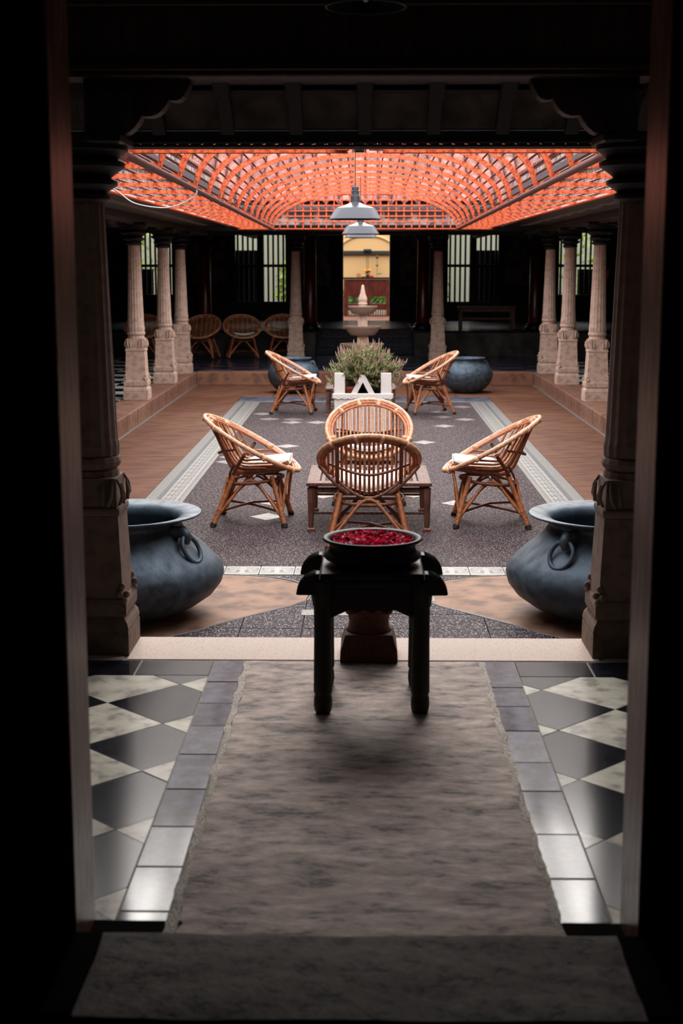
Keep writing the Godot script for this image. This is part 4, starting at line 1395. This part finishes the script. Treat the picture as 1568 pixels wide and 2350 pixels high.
# ---------------------------------------------------------------- cauldrons, planter, fountain
func make_pot(big: bool) -> Node3D:
	var t := thing("metal_cauldron", "", "cauldron")
	var pm: Material = M.pot_metal
	var pr: Array
	if big:
		pr = [Vector2(0, 0), Vector2(0.17, 0.0), Vector2(0.27, 0.014), Vector2(0.395, 0.062), Vector2(0.478, 0.12), Vector2(0.522, 0.178), Vector2(0.535, 0.225), Vector2(0.527, 0.268), Vector2(0.485, 0.312), Vector2(0.43, 0.365), Vector2(0.375, 0.41), Vector2(0.335, 0.45), Vector2(0.318, 0.478), Vector2(0.318, 0.495), Vector2(0.345, 0.511), Vector2(0.418, 0.533), Vector2(0.424, 0.54), Vector2(0.417, 0.545), Vector2(0.335, 0.53), Vector2(0.312, 0.522), Vector2(0.304, 0.51), Vector2(0.3, 0.495), Vector2(0.302, 0.47), Vector2(0.41, 0.36), Vector2(0.5, 0.24), Vector2(0.43, 0.13), Vector2(0.2, 0.03), Vector2(0, 0.02)]
	else:
		pr = [Vector2(0, 0), Vector2(0.13, 0), Vector2(0.2, 0.02), Vector2(0.28, 0.075), Vector2(0.34, 0.15), Vector2(0.37, 0.23), Vector2(0.372, 0.29), Vector2(0.35, 0.345), Vector2(0.3, 0.4), Vector2(0.245, 0.44), Vector2(0.228, 0.465), Vector2(0.24, 0.485), Vector2(0.262, 0.498), Vector2(0.262, 0.508), Vector2(0.225, 0.498), Vector2(0.212, 0.46), Vector2(0.33, 0.34), Vector2(0.35, 0.23), Vector2(0.2, 0.04), Vector2(0, 0.02)]
	part(t, "body", lt(pr, 56), pm)
	var k := 1.0 if big else 0.72
	var hs := [0.42, PI - 0.42] if big else [0.0, PI]
	for a in hs:
		var b := Basis(Vector3.UP, a)
		var r0 := 0.36 if big else 0.27
		var hy := 0.455 if big else 0.43
		var lug := part(t, "handle_lug", tube(S(), [b * Vector3(r0 - 0.05, hy + 0.005, 0), b * Vector3(r0 + 0.03 * k, hy + 0.015, 0), b * Vector3(r0 + 0.055 * k, hy - 0.012, 0), b * Vector3(r0 + 0.04 * k, hy - 0.04, 0)], [0.034 * k, 0.03 * k, 0.026 * k, 0.02 * k], 10), pm)
		var rp: Array = []
		for i in 28:
			var q := TAU * i / 28.0
			rp.append(b * Vector3(r0 + 0.075 * k - sin(q) * 0.035 * k, hy - 0.07 * k + sin(q) * 0.065 * k, cos(q) * 0.065 * k))
		part(t, "ring_handle", tube(S(), rp, 0.0115 * k, 8, true), pm)
	return t

func build_yard_objects() -> void:
	var p := make_pot(true)
	p.position = Vector3(-1.27, -0.2, -7.27)
	p.rotation.y = -0.87
	tag(p, "large blue black metal cauldron with a ring handle beside the left near column", "cauldron")
	copy(p, "metal_cauldron", Vector3(1.275, -0.2, -7.27), -2.737, "large blue black metal cauldron with a ring handle beside the right near column")
	var f := make_pot(false)
	f.position = Vector3(-1.03, -0.2, -20.6)
	tag(f, "far left blue black cauldron behind a rattan chair at the end of the yard", "cauldron")
	copy(f, "metal_cauldron", Vector3(1.48, -0.2, -20.65), 0.3, "far right blue black cauldron at the end of the yard, fully in view")
	# white planter with cut out uprights
	var pl := thing("white_planter", "white wooden planter box with upright posts and an inverted V on its front", "planter", Vector3(-0.02, -0.2, -15.75))
	var wp: Material = M.white_paint
	part(pl, "front_board", bx(Vector3(0, 0.215, 0.3), Vector3(0.62, 0.39, 0.03), 0.004), wp)
	part(pl, "back_board", bx(Vector3(0, 0.215, -0.3), Vector3(0.62, 0.39, 0.03), 0.004), wp)
	for s: int in [-1, 1]:
		part(pl, "side_board", bx(Vector3(s * 0.296, 0.215, 0), Vector3(0.03, 0.39, 0.57), 0.004), wp)
		for z in [0.3, -0.3]:
			part(pl, "post", bx(Vector3(s * 0.252, 0.54, z), Vector3(0.115, 0.25, 0.03), 0.004), wp)
		for z in [0.25, -0.25]:
			part(pl, "foot", bx(Vector3(s * 0.27, 0.012, z), Vector3(0.06, 0.024, 0.06), 0.004), wp)
		part(pl, "slanted_post", prism(S(), PackedVector2Array([Vector2(s * 0.14, 0.42), Vector2(s * 0.075, 0.42), Vector2(s * -0.002, 0.57), Vector2(s * -0.002, 0.645), Vector2(s * 0.022, 0.645)]), 0.03, Transform3D(Basis.IDENTITY, Vector3(0.0, 0, 0.285 + 0.001 * s))), wp)
	part(pl, "cap_board", bx(Vector3(0, 0.418, 0.306), Vector3(0.66, 0.05, 0.05), 0.006), wp)
	part(pl, "cap_board", bx(Vector3(0, 0.418, -0.306), Vector3(0.66, 0.05, 0.05), 0.006), wp)
	var sc: Array = []
	for i in 45:
		sc.append(Vector3(-0.32 + 0.0145 * i, 0.39 + 0.007 * sin(i * 1.3), 0.327))
	part(pl, "scalloped_trim", tb(sc, 0.0065, 5), wp)
	part(pl, "soil_board", bx(Vector3(0, 0.36, 0), Vector3(0.56, 0.02, 0.56)), M.twig)
	var i := 0
	for q in [Vector3(-0.14, 0.371, 0.12), Vector3(0.13, 0.371, 0.1), Vector3(0.0, 0.371, -0.14)]:
		var pot := thing("plant_pot", ["terracotta pot in the left of the white planter", "terracotta pot in the right of the white planter", "terracotta pot at the back of the white planter"][i], "pot", Vector3(-0.02, -0.2, -15.75) + q)
		part(pot, "pot_wall", lt([Vector2(0, 0), Vector2(0.08, 0), Vector2(0.105, 0.11), Vector2(0.115, 0.11), Vector2(0.115, 0.14), Vector2(0.1, 0.14), Vector2(0.095, 0.12), Vector2(0, 0.12)], 20, 1), M.terracotta if i < 1 else M.black_stone)
		shrub(pot, q, i)
		i += 1
	# tiered fountain
	var fo := thing("tiered_fountain", "tall rough stone fountain of three bowls and a pointed finial behind the planter", "fountain", Vector3(-0.03, -0.2, -20.0))
	var fm: Material = M.fountain
	part(fo, "base", lt([Vector2(0, 0), Vector2(0.28, 0), Vector2(0.28, 0.06), Vector2(0.2, 0.1), Vector2(0.13, 0.14), Vector2(0.12, 0.6), Vector2(0, 0.6)], 8, 2), fm)
	for b in [[0.58, 0.3, 0.16], [0.86, 0.255, 0.125], [1.15, 0.21, 0.11]]:
		part(fo, "bowl", lt([Vector2(0, b[0]), Vector2(b[1] * 0.66, b[0]), Vector2(b[1] * 0.8, b[0] + b[2] * 0.3), Vector2(b[1] * 0.98, b[0] + b[2] * 0.84), Vector2(b[1], b[0] + b[2]), Vector2(b[1] * 0.9, b[0] + b[2]), Vector2(b[1] * 0.8, b[0] + b[2] * 0.6), Vector2(0, b[0] + b[2] * 0.5)], 22, 1), fm)
	part(fo, "stem", sq([Vector2(0.08, 0.66), Vector2(0.074, 0.86)]), M.stone)
	part(fo, "stem", sq([Vector2(0.066, 0.93), Vector2(0.07, 1.15)]), M.stone)
	part(fo, "finial", lt([Vector2(0, 1.2), Vector2(0.065, 1.2), Vector2(0.068, 1.26), Vector2(0.05, 1.27), Vector2(0.065, 1.28), Vector2(0.065, 1.3), Vector2(0.052, 1.31), Vector2(0.064, 1.33), Vector2(0.062, 1.37), Vector2(0.038, 1.43), Vector2(0.024, 1.5), Vector2(0.016, 1.545), Vector2(0, 1.555)], 18), M.stone)

func shrub(pot: Node3D, off: Vector3, sd: int) -> void:
	var tw := S()
	var lf := S()
	var lp := S()
	var sp := S()
	for k in 150:
		var a := rng.randf() * TAU
		var spread := pow(rng.randf(), 0.6)
		var tip := Vector3(cos(a) * 0.42 * spread, rng.randf_range(0.34, 0.6) - 0.24 * spread * spread, sin(a) * 0.36 * spread)
		tip.x -= off.x * 0.7
		tip.z -= off.z * 0.7
		tip.x += 0.03
		var base := Vector3(rng.randf_range(-0.05, 0.05), 0.11, rng.randf_range(-0.05, 0.05))
		var mid := base.lerp(tip, 0.5) + Vector3(0, 0.06 * spread, 0)
		tube(tw, [base, mid, tip], [0.0035, 0.0028, 0.0015], 4, false, false)
		for j in 48:
			var f := rng.randf_range(0.35, 0.98)
			var p := base.lerp(mid, f * 2.0) if f < 0.5 else mid.lerp(tip, f * 2.0 - 1.0)
			var b := Basis.from_euler(Vector3(rng.randf_range(-1.3, 0.2), rng.randf() * TAU, 0))
			var l := rng.randf_range(0.028, 0.055)
			var st: SurfaceTool = lf if rng.randf() < 0.6 else lp
			tri(st, p, p + b * Vector3(0.005, 0, l * 0.5), p + b * Vector3(0, 0, l))
			tri(st, p, p + b * Vector3(0, 0, l), p + b * Vector3(-0.005, 0, l * 0.5))
		if k % 3 != 0:
			var d := (tip - mid).normalized()
			var e := tip + (d * 0.6 + Vector3.UP).normalized() * rng.randf_range(0.05, 0.1)
			tube(sp, [tip, tip.lerp(e, 0.4), e], [0.004, 0.0065, 0.002], 5)
	stuff(part(pot, "stems", tw, M.twig))
	stuff(part(pot, "foliage", lf, M.leaf))
	stuff(part(pot, "dry_foliage", lp, M.leaf_pale))
	stuff(part(pot, "flower_spikes", sp, M.spike))

# ---------------------------------------------------------------- petal bowl, stool and pedestal
func build_stool() -> void:
	var o := Vector3(0.028, 0, -5.14)
	var t := thing("carved_stool", "black carved wooden stool on turned legs carrying the petal bowl", "stool", o)
	var wm: Material = M.stool_wood
	for sx: int in [-1, 1]:
		for sz: int in [-1, 1]:
			var x: float = sx * 0.176
			var z: float = sz * 0.17
			part(t, "leg", lt([Vector2(0, 0), Vector2(0.024, 0), Vector2(0.031, 0.012), Vector2(0.034, 0.035), Vector2(0.033, 0.06), Vector2(0.03, 0.072), Vector2(0.034, 0.082), Vector2(0.034, 0.1), Vector2(0.032, 0.3), Vector2(0.033, 0.42), Vector2(0.036, 0.46), Vector2(0.038, 0.5), Vector2(0, 0.5)], 14, 0, Vector3(x, 0, z)), wm)
			# reeded block on top of the leg
			part(t, "leg_block", lt([Vector2(0, 0.4), Vector2(0.036, 0.4), Vector2(0.042, 0.45), Vector2(0.042, 0.49), Vector2(0, 0.5)], 16, 2, Vector3(x, 0, z), 0.0, 0.14), wm)
			# curled wing bracket at the side
			var poly := PackedVector2Array([Vector2(0.0, 0.446), Vector2(0.078, 0.446), Vector2(0.074, 0.468), Vector2(0.066, 0.486), Vector2(0.05, 0.506), Vector2(0.03, 0.518), Vector2(0.012, 0.524), Vector2(0.0, 0.524)])
			var fl := Transform3D(Basis(Vector3(sx, 0, 0), Vector3(0, 1, 0), Vector3(0, 0, 1)), Vector3(x + sx * 0.012, 0, z - 0.028))
			var wing := part(t, "wing_bracket", prism(S(), poly, 0.056, fl), wm)
			for k in 3:
				var rp: Array = []
				for j in range(1, 7):
					rp.append(fl * (Vector3(poly[j].x, poly[j].y, 0.01 + 0.018 * k)))
				part(wing, "reed", tb(rp, 0.006, 5), wm)
	for s: int in [-1, 1]:
		var ap := PackedVector2Array([Vector2(-0.16, 0.49), Vector2(0.16, 0.49)])
		for i in 13:
			var x := 0.16 - 0.32 * i / 12.0
			ap.append(Vector2(x, 0.352 + (0.012 if i % 2 else 0.0) + (0.0 if absf(x) > 0.11 else 0.024)))
		part(t, "apron", prism(S(), ap, 0.026, Transform3D(Basis.IDENTITY, Vector3(0, 0, s * 0.165 - 0.013))), wm)
		part(t, "apron", prism(S(), ap, 0.026, Transform3D(Basis(Vector3.UP, PI / 2), Vector3(s * 0.172 - 0.013, 0, 0))), wm)
	part(t, "top_board", bx(Vector3(0, 0.507, 0), Vector3(0.372, 0.026, 0.37), 0.006), wm)
	part(t, "top_moulding", bx(Vector3(0, 0.483, 0), Vector3(0.384, 0.022, 0.378), 0.006), wm)
	var b := thing("petal_bowl", "dark metal bowl full of floating red petals, standing on the black carved stool", "bowl", o + Vector3(0.002, 0.52, 0))
	part(b, "bowl_wall", lt([Vector2(0, 0), Vector2(0.1, 0), Vector2(0.13, 0.005), Vector2(0.172, 0.022), Vector2(0.181, 0.032), Vector2(0.178, 0.042), Vector2(0.163, 0.05), Vector2(0.158, 0.065), Vector2(0.16, 0.083), Vector2(0.178, 0.089), Vector2(0.184, 0.094), Vector2(0.183, 0.1), Vector2(0.176, 0.103), Vector2(0.163, 0.098), Vector2(0.155, 0.088), Vector2(0.152, 0.05), Vector2(0.12, 0.02), Vector2(0, 0.012)], 64), M.bowl_metal)
	part(b, "water", lt([Vector2(0, 0.0795), Vector2(0.1525, 0.0795), Vector2(0.1525, 0.081), Vector2(0, 0.081)], 48), M.water)
	var pa := S()
	var pb := S()
	var pd := S()
	for i in 620:
		var a := rng.randf() * TAU
		var r := sqrt(rng.randf()) * 0.145
		var c := o + Vector3(0.002 + cos(a) * r, 0.52 + 0.083 + rng.randf_range(0.003, 0.013), sin(a) * r)
		var bs := Basis.from_euler(Vector3(rng.randf_range(-0.7, 0.7), rng.randf() * TAU, rng.randf_range(-0.7, 0.7)))
		petal(pd if i % 4 == 1 else pa if i % 5 else pb, c, bs, rng.randf_range(0.009, 0.016))
	var ps := thing("rose_petals", "heap of crimson and pink petals floating in the dark metal bowl", "petals", Vector3.ZERO)
	stuff(part(ps, "crimson_petals", pa, M.petal))
	stuff(part(ps, "pink_petals", pb, M.petal_pink))
	stuff(part(ps, "dark_petals", pd, M.petal_dark))
	ps.set_meta("kind", "stuff")
	# terracotta coloured pedestal behind
	var d := thing("stone_pedestal", "reddish brown waisted stone pedestal standing on the floor just behind the stool", "pedestal", Vector3(0.02, 0, -5.74))
	part(d, "plinth", sq([Vector2(0.115, 0.0), Vector2(0.118, 0.012), Vector2(0.116, 0.055), Vector2(0.108, 0.075), Vector2(0.1, 0.105), Vector2(0.096, 0.115)]), M.pedestal)
	part(d, "waist", lt([Vector2(0, 0.11), Vector2(0.1, 0.11), Vector2(0.086, 0.13), Vector2(0.082, 0.15), Vector2(0.09, 0.2), Vector2(0.104, 0.235), Vector2(0.108, 0.25), Vector2(0, 0.25)], 16, 0), M.pedestal)
	part(d, "cap", sq([Vector2(0.1, 0.25), Vector2(0.112, 0.255), Vector2(0.112, 0.285), Vector2(0.104, 0.29)]), M.pedestal)
	for k in 4:
		var bs := Basis(Vector3.UP, k * PI / 2 + PI / 4)
		part(d, "corner_lobe", lt([Vector2(0, -0.03), Vector2(0.02, -0.02), Vector2(0.026, 0), Vector2(0.02, 0.018), Vector2(0, 0.026)], 8, 0, bs * Vector3(0.105, 0.222, 0)), M.pedestal)

func petal(st: SurfaceTool, c: Vector3, b: Basis, r: float) -> void:
	var pts: Array = []
	for k in 6:
		var a := TAU * k / 6.0
		pts.append(c + b * Vector3(cos(a) * r, r * 0.35 * absf(cos(a)), sin(a) * r * 0.75))
	for k in 6:
		st.set_smooth_group(-1)
		tri(st, c, pts[(k + 1) % 6], pts[k])

# ---------------------------------------------------------------- lamps
func make_lamp(wire: float) -> Node3D:
	var t := thing("pendant_lamp", "", "lamp")
	var lp: Material = M.lamp_paint
	part(t, "shade", lt([Vector2(0.222, 0.0), Vector2(0.226, 0.002), Vector2(0.224, 0.006), Vector2(0.178, 0.082), Vector2(0.168, 0.094), Vector2(0.15, 0.102), Vector2(0.1, 0.116), Vector2(0.088, 0.12), Vector2(0.05, 0.138), Vector2(0.038, 0.142), Vector2(0.036, 0.14), Vector2(0.06, 0.126), Vector2(0.15, 0.097), Vector2(0.172, 0.08), Vector2(0.22, 0.003), Vector2(0.222, 0.0)], 48), lp)
	part(t, "neck", lt([Vector2(0, 0.138), Vector2(0.043, 0.138), Vector2(0.041, 0.145), Vector2(0.04, 0.196), Vector2(0.037, 0.2), Vector2(0.0385, 0.206), Vector2(0.034, 0.21), Vector2(0.034, 0.232), Vector2(0.036, 0.238), Vector2(0.03, 0.242), Vector2(0.03, 0.27), Vector2(0.026, 0.276), Vector2(0.008, 0.278), Vector2(0.006, 0.3), Vector2(0, 0.3)], 20, 1), lp)
	part(t, "bulb", lt([Vector2(0, 0.02), Vector2(0.02, 0.028), Vector2(0.032, 0.05), Vector2(0.028, 0.075), Vector2(0.015, 0.1), Vector2(0.013, 0.14), Vector2(0, 0.14)], 16), M.bulb_glass)
	part(t, "cable", tb([Vector3(0, 0.29, 0), Vector3(0, wire, 0)], 0.004, 6), M.iron)
	return t

func build_lamps() -> void:
	var a := make_lamp(0.683)
	a.position = Vector3(-0.085, 2.0, -12.47)
	tag(a, "grey enamel pendant lamp, nearest and largest of three hanging from the canopy in line", "lamp")
	copy(a, "pendant_lamp", Vector3(-0.055, 1.985, -17.47), 0, "grey enamel pendant lamp, second of the three hanging in line over the yard")
	copy(a, "pendant_lamp", Vector3(-0.06, 2.0, -20.47), 0, "grey enamel pendant lamp, lowest in view and farthest of the three hanging in line")
	var h := make_lamp(0.8)
	h.position = Vector3(-0.0, 2.372, -4.5)
	h.scale = Vector3(0.545, 0.545, 0.545) * 1.0
	h.scale.y = 0.785
	for ch in h.get_children():
		if ch.name != "bulb":
			ch.material_override = M.lamp_black
	tag(h, "black pendant lamp with a bulb, hanging in the dark hall above the stool", "lamp")

# ---------------------------------------------------------------- odds and ends
func build_small_things() -> void:
	var c := thing("slack_cable", "thin white cable sagging below the left edge of the canopy", "cable")
	var pts: Array = []
	for p in [Vector3(-1.74, 2.135, -10.0), Vector3(-1.69, 2.10, -10.0), Vector3(-1.587, 2.03, -10.0), Vector3(-1.4, 2.0, -10.0), Vector3(-1.27, 2.025, -10.0), Vector3(-1.17, 2.085, -10.0), Vector3(-1.16, 2.12, -10.0)]:
		pts.append(p)
	part(c, "wire", tb(smooth(pts, 5), 0.005, 6), M.cable_white)
	var r := thing("conduit_pipe", "thin dark pipe with an amber joint hanging down the middle of the rafters", "pipe")
	part(r, "pipe", tb([Vector3(-0.02, 2.4, -6.1), Vector3(-0.02, 2.26, -6.42), Vector3(-0.02, 2.185, -7.0), Vector3(-0.03, 2.19, -7.25)], 0.008, 6), M.iron)
	part(r, "joint", tb([Vector3(-0.02, 2.231, -6.6), Vector3(-0.02, 2.216, -6.7)], 0.011, 8), M.amber)
	var lp := thing("hanging_lantern", "tapered orange lantern hanging behind the nearest right column", "lantern", Vector3(4.15, 1.3, -25.5))
	part(lp, "shade", lathe(S(), [Vector2(0, 0), Vector2(0.13, 0), Vector2(0.2, 0.24), Vector2(0, 0.24)], 4, Vector3.ZERO, 2, PI / 4), M.lampshade_orange)
	part(lp, "cord", tb([Vector3(0, 0.24, 0), Vector3(0, 1.3, 0)], 0.006, 5), M.iron)
